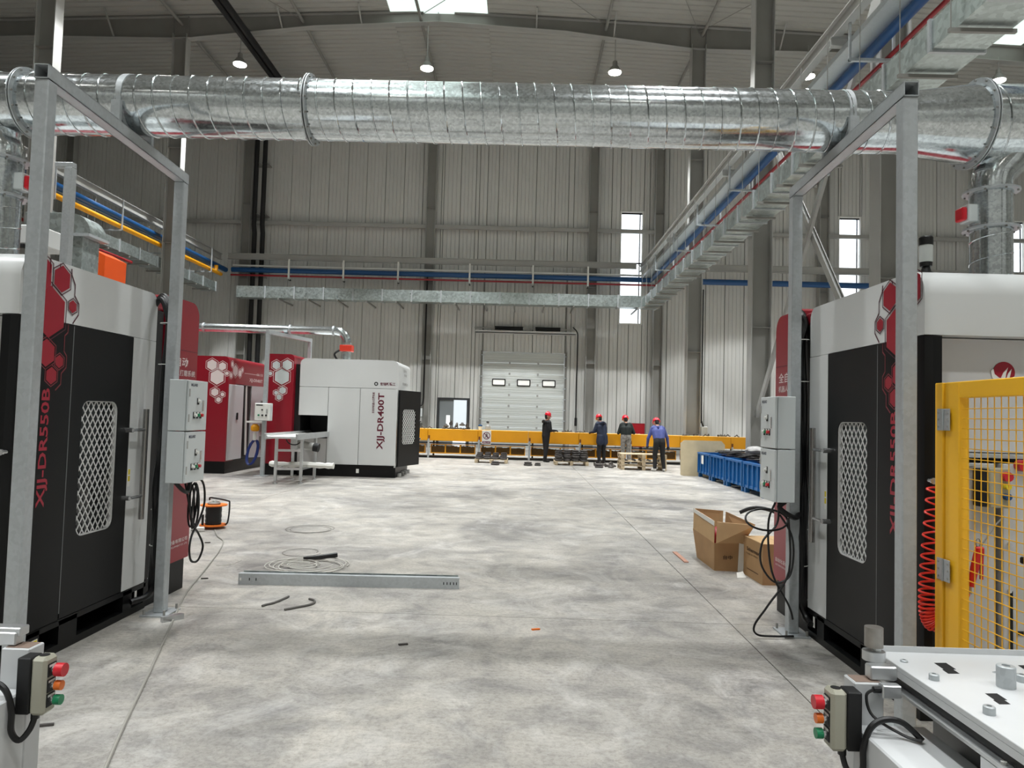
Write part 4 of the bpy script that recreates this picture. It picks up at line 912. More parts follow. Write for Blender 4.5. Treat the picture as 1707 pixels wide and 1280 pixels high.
for y in (RY+.15, RY+.8, RY+1.3): part(B().cyl((rx-.08, y, 0), (rx-.08, y, .08), .05, n=10), 'levelling_foot', STEEL, rm)
hs2 = [(-7.62, 2.66, .145), (-7.36, 2.63, .11), (-7.48, 2.36, .2), (-7.52, 1.99, .11), (-7.33, 1.94, .055), (-7.42, 1.81, .07), (-7.24, 2.46, .05)]
hexset(hs2, (0, RY-.001, 0), (1, 0, 0), (0, -.002, 0), LETTERW, LETTERW, rm)
hexset([(RY+.4, 2.55, .16), (RY+.7, 2.5, .1), (RY+.15, 2.42, .07), (RY+.2, 2.7, .07), (RY+.85, 2.6, .06)], (rx+.001, 0, 0), (0, 1, 0), (.002, 0, 0), LETTERW, LETTERW, rm)
b = B().box(rx, rx+.002, RY+1.0, RY+2.0, 2.52, 2.53); text(b, '机器人打磨', (rx+.002, RY+1.85, 2.5), (0, 1, 0), (0, 0, 1), .07, .45); text(b, 'XJJ-DR400T', (rx+.002, RY+1.35, 2.3), (0, 1, 0), (0, 0, 1), .11, .95, .02); part(b, 'lettering', LETTERW, rm)
# regulator and blue hose between the far machines
rg = T('air_regulator', 'yellow air regulator on a small bracket between the far machines', 'regulator', (-6.5, 17.3, .9))
part(B().box(-6.66, -6.25, 17.22, 17.4, 1.27, 1.31), 'bracket', PAPER, rg); part(B().lathe([(.06, 0), (.1, .03), (.1, .12), (.05, .18)], (-6.47, 17.3, 1.06), 14), 'housing', YEL, rg, True); part(B().lathe([(.03, 0), (.045, .02), (.045, .16), (.02, .2)], (-6.47, 17.3, .84), 12), 'filter_bowl', PAPER, rg, True)
one(B().tube([(-6.5+.13*cos(i*.42)+.02*sin(i), 17.27+.07*sin(i*.42), .55+.3*sin(i*.42+.3)) for i in range(90)], .018, 6), 'blue_hose', M('hose_blue', (24, 46, 110), .4), 'coiled dark blue air hose between the far machines', 'hose', smooth=True)

# feed table in front of the far cell
ft = T('feed_table', 'aluminium feed conveyor table entering the far white cell', 'table', (-5.05, 16.1, 0))
LG = ((-5.31, 15.5), (-4.79, 15.62), (-5.31, 16.65), (-4.79, 16.65))
for x, y in LG:
    part(B().box(x-.03, x+.03, y-.03, y+.03, .06, .98, .004), 'leg', ALU, ft); part(B().lathe([(.055, 0), (.05, .02), (.015, .03), (.015, .08)], (x, y, 0), 12), 'levelling_foot', ALU, ft, True)
for (x0, y0_), (x1_, y1_) in ((LG[0], LG[1]), (LG[2], LG[3]), (LG[0], LG[2]), (LG[1], LG[3])):
    part(B().bar((x0, y0_, .32), (x1_, y1_, .32), .05, .05), 'stretcher', ALU, ft)
part(B().bar((LG[0][0], LG[0][1], .72), (LG[1][0], LG[1][1], .72), .05, .05), 'stretcher', ALU, ft)
for x in (-5.4, -4.74): part(B().box(x-.02, x+.02, 15.05, 18.3, .97, 1.1, .004), 'side_rail', ALU, ft)
part(B().box(-5.38, -4.76, 15.1, 18.3, 1.0, 1.04), 'belt', M('belt_white', (214, 214, 208), .5), ft)
part(B().cyl((-5.38, 15.1, 1.02), (-4.76, 15.1, 1.02), .03, n=12), 'roller', ALU, ft, True)
mt = part(B().cyl((-5.15, 16.2, .85), (-4.7, 16.2, .78), .09, n=16), 'motor', STEEL, ft, True); part(B().cyl((-4.7, 16.2, .78), (-4.58, 16.2, .76), .1, n=16), 'motor_fan', BLACK2, mt, True); part(B().box(-5.2, -5.05, 16.1, 16.3, .72, .98, .01), 'gearbox', ALU, mt)
part(B().tube(smoothpath([(-5.25, 15.9, .98), (-5.15, 15.85, .86), (-4.98, 15.85, .84), (-4.85, 15.9, .95)]), .014, 6), 'cable', RUB, ft, True)
one(B().tube(smoothpath([(-5.62, 16.0, .39), (-5.3, 16.0, .37), (-4.9, 16.05, .385), (-4.4, 16.1, .37), (-4.2, 16.1, .37)], 4), [.05+.022*abs(sin(i*1.3)) for i in range(17)], 8), 'wrapped_bundle', PAPER, 'long bundle wrapped in white film lying across the feed table', 'bundle', smooth=True)
# ================================================================== conveyor line
CY = 26.0; SEG = 1.84; XC0 = -3.38-SEG*2
TRAYM = M('brown_tray_fill', (92, 66, 26), .8, var=.35, scale=18, bump=.6, bscale=25)
def conv_seg(x0, nm):
    t_ = T('conveyor_segment', 'yellow conveyor segment '+nm, 'conveyor', (x0+SEG/2, CY+.3, 0), 'yellow conveyor segments along the end wall')
    a, c = x0+.006, x0+SEG-.006
    part(B().box(a, c, CY, CY+.05, .63, 1.06, .006), 'side_beam', YEL, t_); part(B().box(a, c, CY+.55, CY+.6, .63, 1.06, .006), 'side_beam', YEL, t_)
    part(B().box(a, c, CY+.051, CY+.549, 1.02, 1.06), 'deck', M('deck_cream', (226, 190, 110), .5), t_)
    part(B().box(a+.02, a+.08, CY-.012, CY, .7, .82), 'joint_plate', M('joint_brown', (120, 62, 20), .6), t_)
    part(B().cyl((x0+.045, CY-.04, 0), (x0+.045, CY-.04, .7), .035, n=10), 'leg', GALVP, t_, True)
    part(B().box(x0+.14, x0+.2, CY+.5, CY+.56, 0, .64), 'leg', BLACK2, t_)
    part(B().box(a, c, CY+.1, CY+.14, .53, .57), 'rail', BLACK2, t_); part(B().box(a, c, CY+.1, CY+.16, .0, .05), 'rail', BLACK2, t_)
    part(B().box(a, c, CY+.48, CY+.54, .02, .07), 'rail', STEEL, t_)
    w = (SEG-.2)/3
    for k in range(3):
        u = x0+.1+k*w
        part(B().ringprism([(u, .16), (u+w, .16), (u+w, .5), (u, .5)], [(u+.025, .19), (u+w-.025, .19), (u+w-.025, .475), (u+.025, .475)], (0, CY+.16, 0), (1, 0, 0), (0, 0, 1), (0, .3, 0)), 'tray_frame', YEL, t_)
        n = 8; top = [(u+.028+(w-.056)*i/n, .40+.05*random.random()) for i in range(n+1)]
        part(B().prism([(u+.028, .192)]+[(u+w-.028, .192)]+top[::-1], (0, CY+.19, 0), (1, 0, 0), (0, 0, 1), (0, .24, 0)), 'tray_fill', TRAYM, t_)
    return t_
for k, nm in enumerate(('hidden behind the far red cabinet', 'just behind the far white cell', 'under the first castings beside the electric panel', 'in front of the personnel door with heaped castings', 'carrying the no-entry sign', 'just before the worker in black jacket', 'between the worker in black and the long coat', 'in front of the worker in black sweater', 'behind the plywood sheet', 'running behind the blue bins to the column')):
    conv_seg(XC0+k*SEG, nm)
# no-entry sign hung on the conveyor
sg = T('warning_sign', 'white no-entry sign with red ring hung on the yellow conveyor', 'sign', (-1.22, CY-.02, .58))
part(B().box(-1.39, -1.06, CY-.026, CY-.016, .55, 1.05, .002), 'plate', PAPER, sg)
so = Vector((-1.225, CY-.027, .86)); ux, uz, wn = (1, 0, 0), (0, 0, 1), (0, -.003, 0)
SGM = M('sign_purple', (104, 24, 66), .5)
part(B().ringprism(hexa(.135, 28), hexa(.108, 28), so, ux, uz, wn), 'sign_ring', SGM, sg)
part(B().prism([(-.09, .07), (-.07, .09), (.09, -.07), (.07, -.09)], so-Vector((0, .002, 0)), ux, uz, wn), 'sign_slash', SGM, sg)
part(B().prism(hexa(.02, 10), so+Vector((.01, 0, .07)), ux, uz, wn), 'figure_head', BLACK2, sg)
part(B().prism([(-.02, .045), (.025, .045), (.05, .01), (.04, 0), (.018, .02), (.015, -.02), (.05, -.085), (.03, -.09), (-.005, -.03), (-.05, -.08), (-.065, -.065), (-.02, -.01), (-.018, .015), (-.045, -.005), (-.055, .008)], so, ux, uz, wn), 'figure', BLACK2, sg)
part(B().box(-1.37, -1.08, CY-.029, CY-.026, .57, .66), 'sign_banner', SGM, sg)
b = B(); text(b, '禁止入内', (-1.34, CY-.031, .588), (1, 0, 0), (0, 0, 1), .055, .23, .01); part(b, 'lettering', PAPER, sg)
# castings lying on the line
def proto_cast(k):
    b = B(); r = random.Random(k)
    if k == 0: b.lathe([(.05, 0), (.09, .01), (.09, .04), (.05, .06), (.03, .1)], (0, 0, 0), 12); b.cyl((0, 0, .05), (.17, 0, .05), .025, n=8)
    elif k == 1: b.cyl((-.15, 0, .045), (.15, .02, .045), .035, n=8); b.cyl((.02, 0, .045), (.04, 0, .15), .03, .022, n=8); b.lathe([(.06, -.02), (.06, .02)], (-.15, 0, .06), 12, (1, 0, 0))
    else: b.tube(smoothpath([(-.12, 0, .03), (-.04, .02, .05), (.03, 0, .12), (.1, 0, .04), (.15, .03, .03)], 4), .03, 8); b.lathe([(.05, 0), (.06, .03), (.03, .05)], (.15, .03, .0), 10)
    return b
CP = [proto_cast(k).mesh('casting_shape', (0, 0, 0), True) for k in range(3)]
for me in CP: me.materials.append(CAST)
def casting(x, y, z, k=None, rz=None, sc=1., lab='small dark metal casting lying on the yellow conveyor', grp='castings on the conveyor'):
    k = random.randrange(3) if k is None else k
    o = bpy.data.objects.new('casting', CP[k]); COL.objects.link(o); o.location = (x, y, z); o.rotation_euler = (0, 0, random.random()*6.28 if rz is None else rz); o.scale = (sc, sc, sc)
    o['label'] = lab; o['category'] = 'casting'; o['group'] = grp; return o
for x0, x1, n in ((-4.6, -3.2, 5), (-2.9, -1.9, 8), (1.5, 2.6, 7), (5.9, 7.0, 8), (7.2, 8.0, 4)):
    for i in range(n): casting(x0+(x1-x0)*(i+.5)/n, CY+.14+.16*(i % 3), 1.062, sc=.62)
for i in range(5): casting(-2.75+.2*i, CY+.3, 1.13+.06*(i % 2), i % 3, 1.57, 1.2, 'dark casting heaped on the conveyor in front of the personnel door', 'heaped castings')
bt = T('spray_bottle', 'grey spray bottle standing on the conveyor behind the no-entry sign', 'bottle', (-1.2, CY+.25, 1.062))
part(B().lathe([(.1, 0), (.1, .12), (.07, .18), (.03, .22), (.03, .27)], (-1.2, CY+.25, 1.062), 14), 'bottle_body', STEEL, bt, True); part(B().box(-1.26, -1.16, CY+.21, CY+.29, 1.332, 1.382, .01), 'spray_head', BLACK2, bt)
cu = T('cup', 'white cup with blue lid on the conveyor beside the spray bottle', 'cup', (-1.48, CY+.25, 1.062))
part(B().lathe([(.06, 0), (.075, .13)], (-1.48, CY+.25, 1.062), 14), 'cup_body', PAPER, cu, True); part(B().lathe([(.08, 0), (.08, .04), (.03, .06)], (-1.48, CY+.25, 1.192), 14), 'lid', PBLUE, cu, True)
# wall cabinets
fh = T('fire_cabinet', 'red fire hydrant cabinet against the end wall beside the column', 'cabinet', (5.45, 33.7, 0))
part(B().box(5.0, 5.85, 33.55, 33.85, .3, 1.42, .01), 'body', RED, fh); part(B().box(5.05, 5.8, 33.53, 33.55, .75, 1.36, .004), 'door', M('fire_red', (170, 20, 36), .35), fh); part(B().box(5.05, 5.8, 33.53, 33.55, .33, .72, .004), 'door', MATS['fire_red'], fh)
b = B(); text(b, '消防栓', (5.25, 33.525, .84), (1, 0, 0), (0, 0, 1), .11, .4, .01); part(b, 'lettering', LETTERW, fh)
part(B().box(5.1, 5.2, 33.6, 33.8, 0, .3), 'foot', BLACK2, fh); part(B().box(5.65, 5.75, 33.6, 33.8, 0, .3), 'foot', BLACK2, fh)
eb = T('electric_panel', 'grey and orange electric panel on the wall beside the personnel door', 'control box', (-4.95, 34.0, 1.2))
part(B().box(-5.25, -4.7, 33.85, 34.05, 1.45, 1.85, .01), 'upper_box', BOXG, eb); part(B().box(-5.2, -4.8, 33.83, 33.85, 1.6, 1.76, .004), 'orange_cover', ORB, eb); part(B().box(-5.25, -4.7, 33.85, 34.05, 1.15, 1.42, .01), 'lower_box', STEEL, eb)
for x in (-5.1, -4.9): part(B().cyl((x, 33.8, 1.28), (x, 33.85, 1.28), .06, n=12), 'socket', STEELD, eb)
part(B().tube(smoothpath([(-5.2, 33.95, 1.87), (-5.0, 33.9, 1.95), (-4.75, 33.9, 2.0), (-4.68, 33.95, 2.3), (-4.68, 33.95, 3.2), (-4.68, 33.95, 8.2)], 5), .04, 8), 'conduit', RUB, eb, True)
part(B().box(-5.05, -4.9, 34.0, 34.2, 0, 1.15), 'stand', STEEL, eb)
jb = T('junction_box', 'grey junction box with black cable on the column behind the conveyor', 'control box', (6.95, 26.85, .95))
part(B().box(6.8, 7.05, 26.9, 27.1, .95, 1.4, .01), 'body', BOXG, jb); part(B().tube(smoothpath([(6.9, 26.95, 1.4), (6.82, 26.9, 1.6), (6.8, 26.9, 2.0), (6.8, 26.9, 6.6)], 5), .03, 8), 'conduit', RUB, jb, True); part(B().box(6.762, 6.799, 26.98, 27.02, 1.0, 1.35), 'bracket', STEEL, jb)

# ================================================================== pallets and stock
def plank(b, *a): b.box(*a, .003); return b
def pallet(x, y, z, w, d, lab):
    t_ = T('wooden_pallet', lab, 'pallet', (x, y, z))
    for k in range(5):
        yy = y-d/2+.09*d/1+k*(d-.18*d)/4
        part(B().box(x-w/2, x+w/2, yy-.055*d, yy+.055*d, z+.115, z+.135, .002), 'deck_board', WOOD, t_)
    for k in range(3):
        xx = x-w/2+.06+k*(w-.12)/2
        part(B().box(xx-.05, xx+.05, y-d/2+.01, y+d/2-.01, z+.095, z+.114, .002), 'stringer_board', WOOD, t_)
        for j in range(3):
            yb = y-d/2+.06+j*(d-.12)/2; part(B().box(xx-.055, xx+.055, yb-.05, yb+.05, z+.02, z+.094, .003), 'block', WOOD, t_)
        part(B().box(xx-.05, xx+.05, y-d/2+.01, y+d/2-.01, z, z+.019, .002), 'skid_board', WOOD, t_)
    return t_
DM = B().lathe([(.04, 0), (.125, .0), (.135, .02), (.135, .05), (.1, .075), (.12, .09), (.12, .11), (.05, .12), (.045, .1)], (0, 0, 0), 18).mesh('wheel_disc_shape', (0, 0, 0), True); DM.materials.append(IRON)
def disc(x, y, z, lab, grp, sc=1., tilt=0):
    o = bpy.data.objects.new('cast_wheel', DM); COL.objects.link(o); o.location = (x, y, z); o.scale = (sc, sc, sc); o.rotation_euler = (tilt, 0, random.random()*6)
    o['label'] = lab; o['category'] = 'casting'; o['group'] = grp
pallet(-.95, 24.35, 0, 1.12, .9, 'low wooden pallet with one layer of dark wheel castings by the overhead door')
for i in range(4):
    for j in range(3): disc(-1.36+.27*i, 24.05+.29*j, .137, 'dark wheel casting on the one-layer pallet by the overhead door', 'castings on the low pallet', 1.0)
for i in range(4): disc(-1.34+.27*i, 24.1+.12*(i % 2), .258, 'dark wheel casting lying loose atop the low pallet', 'loose castings on the low pallet', .85)
pallet(1.75, 24.4, 0, 1.15, .95, 'wooden pallet stacked with dark wheel castings beside the worker in black')
for k in range(3):
    for i in range(4):
        for j in range(3):
            if k < 2 or j > 0: disc(1.33+.28*i+.01*k, 24.08+.3*j, .137+.121*k, 'dark wheel casting stacked on the pallet between the workers', 'stacked wheel castings')
for k, z in enumerate((0, .137, .37)): pallet(3.95, 23.15, z, 1.45, .95, 'wooden pallet of the stack beside the worker in blue, '+('bottom one on the floor', 'middle one carrying brown castings', 'top one with bare boards')[k])
for sx in (-.66, 0, .66):
    for sy in (-.38, .38): one(B().box(3.95+sx-.05, 3.95+sx+.05, 23.15+sy-.05, 23.15+sy+.05, .274, .369, .004), 'wood_block', WOOD, 'wooden spacer block between the two stacked pallets', 'block', 'spacer blocks')
for i in range(5):
    for j in range(2): casting(3.42+.25*i+.02*j, 22.86+.5*j, .274, i % 3, 1.57, .58, 'brown casting packed between the two stacked pallets', 'castings in the pallet stack')
for x, y, nm in ((-.79, 23.2, 'in front of the low pallet'), (.28, 23.35, 'between the two loaded pallets'), (2.6, 23.3, 'beside the worker in the long coat')):
    disc(x, y, 0, 'single dark wheel casting on the floor '+nm, 'loose floor castings', 1.05)
disc(.6, 23.42, 0, 'smaller dark wheel casting on the floor beside a larger one', 'loose floor castings', .8)
for i, (x, y) in enumerate(((3.0, 23.45), (3.02, 23.75), (3.05, 24.05), (2.68, 23.85), (2.7, 24.15))): casting(x, y, 0, i % 3, .3, 1.1, 'dark casting in the heap on the floor beside the pallet stack', 'heap of castings')

# blue steel bins along the right columns
def blue_bin(y0, y1, x0, x1, lab):
    t_ = T('blue_bin', lab, 'bin', ((x0+x1)/2, (y0+y1)/2, 0)); z0, z1 = .12, .7
    part(B().box(x0+.02, x1-.02, y0+.02, y1-.02, z0, z0+.02), 'bottom', BLUE, t_)
    part(B().box(x0+.02, x0+.035, y0+.02, y1-.02, z0, z1), 'wall', BLUE, t_); part(B().box(x1-.035, x1-.02, y0+.02, y1-.02, z0, z1), 'wall', BLUE, t_)
    part(B().box(x0+.035, x1-.035, y0+.02, y0+.035, z0, z1), 'wall', BLUE, t_); part(B().box(x0+.035, x1-.035, y1-.035, y1-.02, z0, z1), 'wall', BLUE, t_)
    part(B().ringprism([(x0-.03, y0), (x1, y0), (x1, y1), (x0-.03, y1)], [(x0+.045, y0+.045), (x1-.045, y0+.045), (x1-.045, y1-.045), (x0+.045, y1-.045)], (0, 0, z1-.04), (1, 0, 0), (0, 1, 0), (0, 0, .05)), 'rim', BLUE, t_)
    n = 4
    for k in range(n+1):
        yy = y0+.03+(y1-y0-.06)*k/n; part(B().box(x0-.025, x0+.02, yy-.025, yy+.025, z0, z1-.04), 'rib', BLUE, t_)
    for k in range(4):
        xx = x0+.04+(x1-x0-.08)*k/3; part(B().box(xx-.02, xx+.02, y0, y0+.02, z0, z1-.04), 'rib', BLUE, t_)
    part(B().box(x0, x0+.02, y0, y1, z0, z0+.06), 'bottom_rail', BLUE, t_)
    for xx in (x0, x1-.1):
        for yy in (y0+.02, y1-.12): part(B().box(xx, xx+.1, yy, yy+.1, 0, z0), 'foot', BLUE, t_)
    return t_
bins = [(19.6, 20.9, 'with a white label, next to the plywood sheet'), (18.2, 19.5, 'loaded with dark offcuts, beside the labelled bin'), (16.75, 18.1, 'under the widest spread of dark offcuts'), (15.3, 16.65, 'with grey bags on top, closest to the cardboard boxes')]
for y0, y1, nm in bins:
    t_ = blue_bin(y0, y1, 5.22, 6.1, 'blue ribbed steel bin '+nm)
    if 'label' in nm and 'white' in nm: part(B().box(5.186, 5.193, 20.2, 20.42, .4, .64), 'label_card', PAPER, t_)
r = random.Random(3)
for i in range(34):
    y = 16.5+.1*i; a = r.random()*3.1; l_ = .3+.28*r.random(); z = .722+.0135*(i % 9)
    b = B().obox((5.66+.12*(r.random()-.5), y, z), (l_*.9*cos(a)*.7, l_*sin(a), 0), (-.07*sin(a), .07*cos(a), 0), (0, 0, .006))
    one(b, 'sheet_offcut', M('offcut', (58, 56, 56), .5, .3, var=.3, scale=9), 'dark flat sheet offcut lying across the blue bins', 'offcut', 'sheet offcuts on the bins')
for x, y, nm in ((5.6, 15.95, 'lower, on the bin closest to the cardboard boxes'), (5.65, 17.15, 'on the dark offcuts of the next bin')):
    b = B().ell((x, y, .79 if y < 17 else .945), (.22, .3, .085), 16, 8); b.v = [(p[0]+.03*sin(p[1]*21), p[1], p[2]+.02*sin(p[0]*31+p[1]*17)) for p in b.v]
    one(b, 'grey_bag', M('bag_grey', (158, 156, 154), .6, var=.15), 'crumpled pale grey bag '+nm, 'bag', smooth=True)
# plywood sheet with clipped corners
one(B().prism([(4.72, .03), (4.8, 0), (6.02, 0), (6.02, .93), (5.92, 1.04), (4.83, 1.04), (4.72, .95)], (0, 20.96, 0), (1, 0, 0), (0, .06, 1), (0, .02, 0)), 'plywood_sheet', M('plywood', (202, 186, 152), .7, var=.12, scale=3), 'plywood sheet with clipped corners standing behind the labelled blue bin', 'board')

# ================================================================== cardboard boxes
def panel(b, p, t=.006):
    p = [Vector(q) for q in p]; n = (p[1]-p[0]).cross(p[2]-p[0]).normalized()*t
    return b.add(p+[q+n for q in p], [(3, 2, 1, 0), (4, 5, 6, 7), (0, 1, 5, 4), (1, 2, 6, 5), (2, 3, 7, 6), (3, 0, 4, 7)])
bA, bB, bC = G(1162.5, 929), G(1191.5, 951), G(1238.5, 953); bD = bA+(bC-bB)
ob = T('open_carton', 'open cardboard carton with raised flaps and printed tape', 'carton', ((bA+bC)/2)[:])
def up(p, z, out=0.):
    c = (bA+bB+bC+bD)/4; q = Vector(p); d = (q-c); return Vector((q.x+d.x*out, q.y+d.y*out, z))
H1_, H2_ = .31, .55
lowp = [bA, bB, bC, bD]; midp = [up(bA, H1_+.02, .22), up(bB, H1_-.01, .08), up(bC, H1_, .03), up(bD, H1_, .1)]; topp = [up(bA, H2_+.02, .2), up(bB, H2_-.02, .0), up(bC, H2_-.02, .5), up(bD, H2_, .2)]
part(B().add([(p.x, p.y, z) for z in (.001, .008) for p in lowp], [(0, 3, 2, 1), (4, 5, 6, 7)]), 'bottom', CARD, ob)
for i in range(4):
    j = (i+1) % 4
    part(panel(B(), [lowp[i], lowp[j], midp[j], midp[i]]), 'side', CARD, ob)
    e = .02 if i == 0 else .04
    part(panel(B(), [midp[i].lerp(midp[j], e), midp[j].lerp(midp[i], e), topp[j].lerp(topp[i], e), topp[i].lerp(topp[j], e)]), 'flap', CARD2 if i != 2 else CARD, ob)
d_ = (topp[1]-topp[0]); nn = Vector((d_.y, -d_.x, 0)).normalized()*.012
part(panel(B(), [topp[0]-Vector((0, 0, .04))+nn, topp[1]-Vector((0, 0, .05))+nn, topp[1]+nn+Vector((0, 0, .004)), topp[0]+nn+Vector((0, 0, .004))], .002), 'tape', PAPER, ob)
fr_ = (bC-bB).normalized(); fn = Vector((fr_.y, -fr_.x, 0))
part(panel(B(), [bB.lerp(bC, .8)+fn*.012+Vector((0, 0, .005)), bC+fn*.012+Vector((0, 0, .005)), up(bC, H1_-.01, .03)+fn*.014, up(bB, H1_, .08).lerp(up(bC, H1_, .03), .82)+fn*.014], .002), 'tape', PAPER, ob)
b = B(); text(b, '台中', bB.lerp(bC, .26)+fn*.03+Vector((0, 0, .13)), fr_, (0, 0, 1), .045, .1, .02); part(b, 'lettering', M('print_brown', (58, 36, 20), .7), ob)
one(B().ell(((bA+bC)/2+Vector((0, 0, .3)))[:], (.13, .12, .13), 12, 8), 'red_bundle', PRED, 'red wrapped bundle inside the open cardboard carton', 'bundle', smooth=True)
cA, cB = G(1239.5, 956), G(1271, 975.5); e1 = (cB-cA); e1n = e1.normalized(); e2 = Vector((-e1n.y, e1n.x, 0))*(.42)
if e2.x < 0: e2 = -e2
cb_ = T('closed_carton', 'closed cardboard carton with brown print beside the open carton', 'carton', (cA+(e1+e2)/2)[:])
hc = .40
part(B().prism([(0, 0), (1, 0), (1, 1), (0, 1)], cA, e1, e2, (0, 0, hc)), 'body', CARD, cb_)
part(B().prism([(.0, .0), (1, 0), (1, .495), (0, .495)], cA+Vector((0, 0, hc+.001)), e1, e2, (0, 0, .005)), 'flap', CARD2, cb_); part(B().prism([(.0, .505), (1, .505), (1, 1), (0, 1)], cA+Vector((0, 0, hc+.001)), e1, e2, (0, 0, .005)), 'flap', CARD2, cb_)
nrm = Vector((e1n.y, -e1n.x, 0)); nrm = nrm if nrm.dot(e2) < 0 else -nrm
b = B(); text(b, 'Schermax', cA+e1*.18+nrm*.003+Vector((0, 0, .27)), e1n, (0, 0, 1), .04, e1.length*.66, .02); text(b, 'made in china', cA+e1*.15+nrm*.003+Vector((0, 0, .235)), e1n, (0, 0, 1), .02, e1.length*.6); text(b, '—————', cA+e1*.2+nrm*.003+Vector((0, 0, .08)), e1n, (0, 0, 1), .006, e1.length*.6); part(b, 'lettering', MATS['print_brown'], cb_)
one(B().tube(smoothpath([(2.62, 8.5, .55), (2.8, 8.45, .62), (3.05, 8.35, .55), (3.2, 8.3, .3), (3.25, 8.3, .02)]), .022, 8), 'black_hose', RUB, 'thick black hose arching out of the open carton', 'hose', smooth=True)
p0, p1 = G(1128, 921), G(1148, 938); d = (p1-p0); q = Vector((d.y, -d.x, 0)).normalized()*.05
one(B().prism([(0, 0), (1, 0), (1, 1), (0, 1)], p0, d, q, (0, 0, .012)), 'wood_strip', M('strip_wood', (176, 132, 112), .7), 'short reddish wooden strip on the floor before the open carton', 'wood strip')
p0 = G(1229, 963); one(panel(B(), [p0, p0+Vector((.1, .02, 0)), p0+Vector((.08, .08, .05)), p0+Vector((.01, .06, .04))], .003), 'tape_scrap', PAPER, 'scrap of white printed tape on the floor before the cartons', 'scrap')

# ================================================================== cable reel and things on the floor
ro = G(355, 880)
rl = T('cable_reel', 'orange cable reel with black handle standing on the floor', 'cable reel', ro[:])
OR = M('reel_orange', (236, 124, 44), .45)
for z in (.035, .30): part(B().lathe([(.04, 0), (.17, 0), (.172, .008), (.17, .016), (.04, .016)], (ro.x, ro.y, z), 32), 'reel_disc', OR, rl, True)
part(B().lathe([(.1, .05), (.105, .06), (.1, .08), (.106, .1), (.1, .13), (.106, .16), (.1, .2), (.105, .24), (.1, .3)], (ro.x, ro.y, 0), 28), 'wound_cable', RUB, rl, True)
part(B().lathe([(.08, 0), (.085, .02), (.06, .03)], (ro.x, ro.y, .316), 20), 'socket_plate', STEELD, rl, True)
for a in (.5, 2.2, 4.0): part(B().cyl((ro.x+.045*cos(a), ro.y+.045*sin(a), .34), (ro.x+.045*cos(a), ro.y+.045*sin(a), .365), .022, n=10), 'socket', PAPER, rl)
part(B().tube(smoothpath([(ro.x-.06, ro.y, .37), (ro.x-.06, ro.y, .4), (ro.x+.0, ro.y, .4), (ro.x+.18, ro.y, .37), (ro.x+.21, ro.y, .33), (ro.x+.2, ro.y, .12), (ro.x+.16, ro.y, .05), (ro.x, ro.y, .02)], 5), .011, 8), 'handle', RUB, rl, True)
part(B().cyl((ro.x-.1, ro.y-.1, .02), (ro.x-.1, ro.y-.1, .19), .016, n=8), 'grip', RUB, rl, True)
pl = ro+Vector((-.04, -.3, 0)); pg = T('plug', 'white mains plug lying beside the orange cable reel', 'plug', pl[:])
part(B().obox(pl+Vector((0, 0, .03)), (.05, .02, 0), (-.012, .03, 0), (0, 0, .028), .008), 'plug_body', PAPER, pg); part(B().cyl(pl+Vector((-.05, -.02, .025)), pl+Vector((-.1, -.04, .02)), .012, n=8), 'cord_grip', STEELD, pg)
pts = [G(358, 884), G(363, 895), G(372, 903), G(366, 918), G(350, 940), G(330, 965), G(310, 990), G(295, 1020), G(282, 1050), G(250, 1120), G(205, 1215), G(160, 1320)]
one(B().tube(smoothpath([(p.x, p.y, .009) for p in pts], 6), .008, 6), 'floor_cable', M('grey_cable', (150, 148, 140), .6), 'thin grey cable running from the orange reel along the floor', 'cable', smooth=True)
ch = T('steel_channel', 'long galvanised U channel with slotted ends lying on the floor', 'channel', G(580, 978)[:])
a, c = G(397, 974), G(765, 982); d = (c-a); dn = d.normalized(); q = Vector((-dn.y, dn.x, 0))
part(B().bar(a+Vector((0, 0, .05)), c+Vector((0, 0, .05)), .004, .1), 'web', GALVP, ch)
part(B().obox((a+c)/2+q*.03+Vector((0, 0, .098)), d/2, q*.03, (0, 0, .002)), 'flange', GALVP, ch)
part(B().obox((a+c)/2+q*.09+Vector((0, 0, .055)), d/2*.985, q*.002, (0, 0, .052)), 'rear_web', GALVD, ch)
part(B().obox((a+c)/2+q*.045+Vector((0, 0, .002)), d/2, q*.045, (0, 0, .002)), 'flange', GALVP, ch)
for t in (.05, .08, .93, .945, .96, .975, .988): part(B().obox(a+d*t-q*.003+Vector((0, 0, .05)), dn*.004, q*.001, (0, 0, .012)), 'slot', DARKGAP, ch)
part(B().obox(a+dn*.02-q*.003+Vector((0, 0, .05)), dn*.006, q*.001, (0, 0, .012)), 'slot', PAPER, ch)
def loops(c, r, n, seed, h=.006, wob=.12, k=20):
    R_ = random.Random(seed); pts = []; ph = R_.random()*6
    for i in range(n*k+1):
        a = 2*pi*i/k; rr = r*(1+wob*sin(a*.37+ph)+.06*sin(a*1.7)); pts.append((c.x+rr*cos(a)+.04*sin(a*.21), c.y+rr*.95*sin(a)+.05*cos(a*.3), h+.004*(i/k)))
    return pts
WIRE = M('wire_pale', (196, 194, 186), .5); WIRE2 = M('wire_grey', (120, 118, 112), .5)
for (x, y, r_, n_, sd_, m, lab) in ((513, 883, .3, 2, 1, WIRE2, 'loose coil of thin grey wire on the floor in front of the feed table'), (498, 922, .2, 1, 2, WIRE2, 'single loop of thin wire behind the steel channel'), (512, 945, .36, 4, 3, WIRE, 'coil of pale wire lying behind the steel channel'), (500, 944, .16, 4, 4, WIRE, 'small tight coil of wire inside the larger pale coil')):
    c = G(x, y); one(B().tube(loops(c, r_, n_, sd_, .012 if m == WIRE else .006), .005 if m == WIRE else .003, 5), 'wire_coil', m, lab, 'wire', smooth=True)
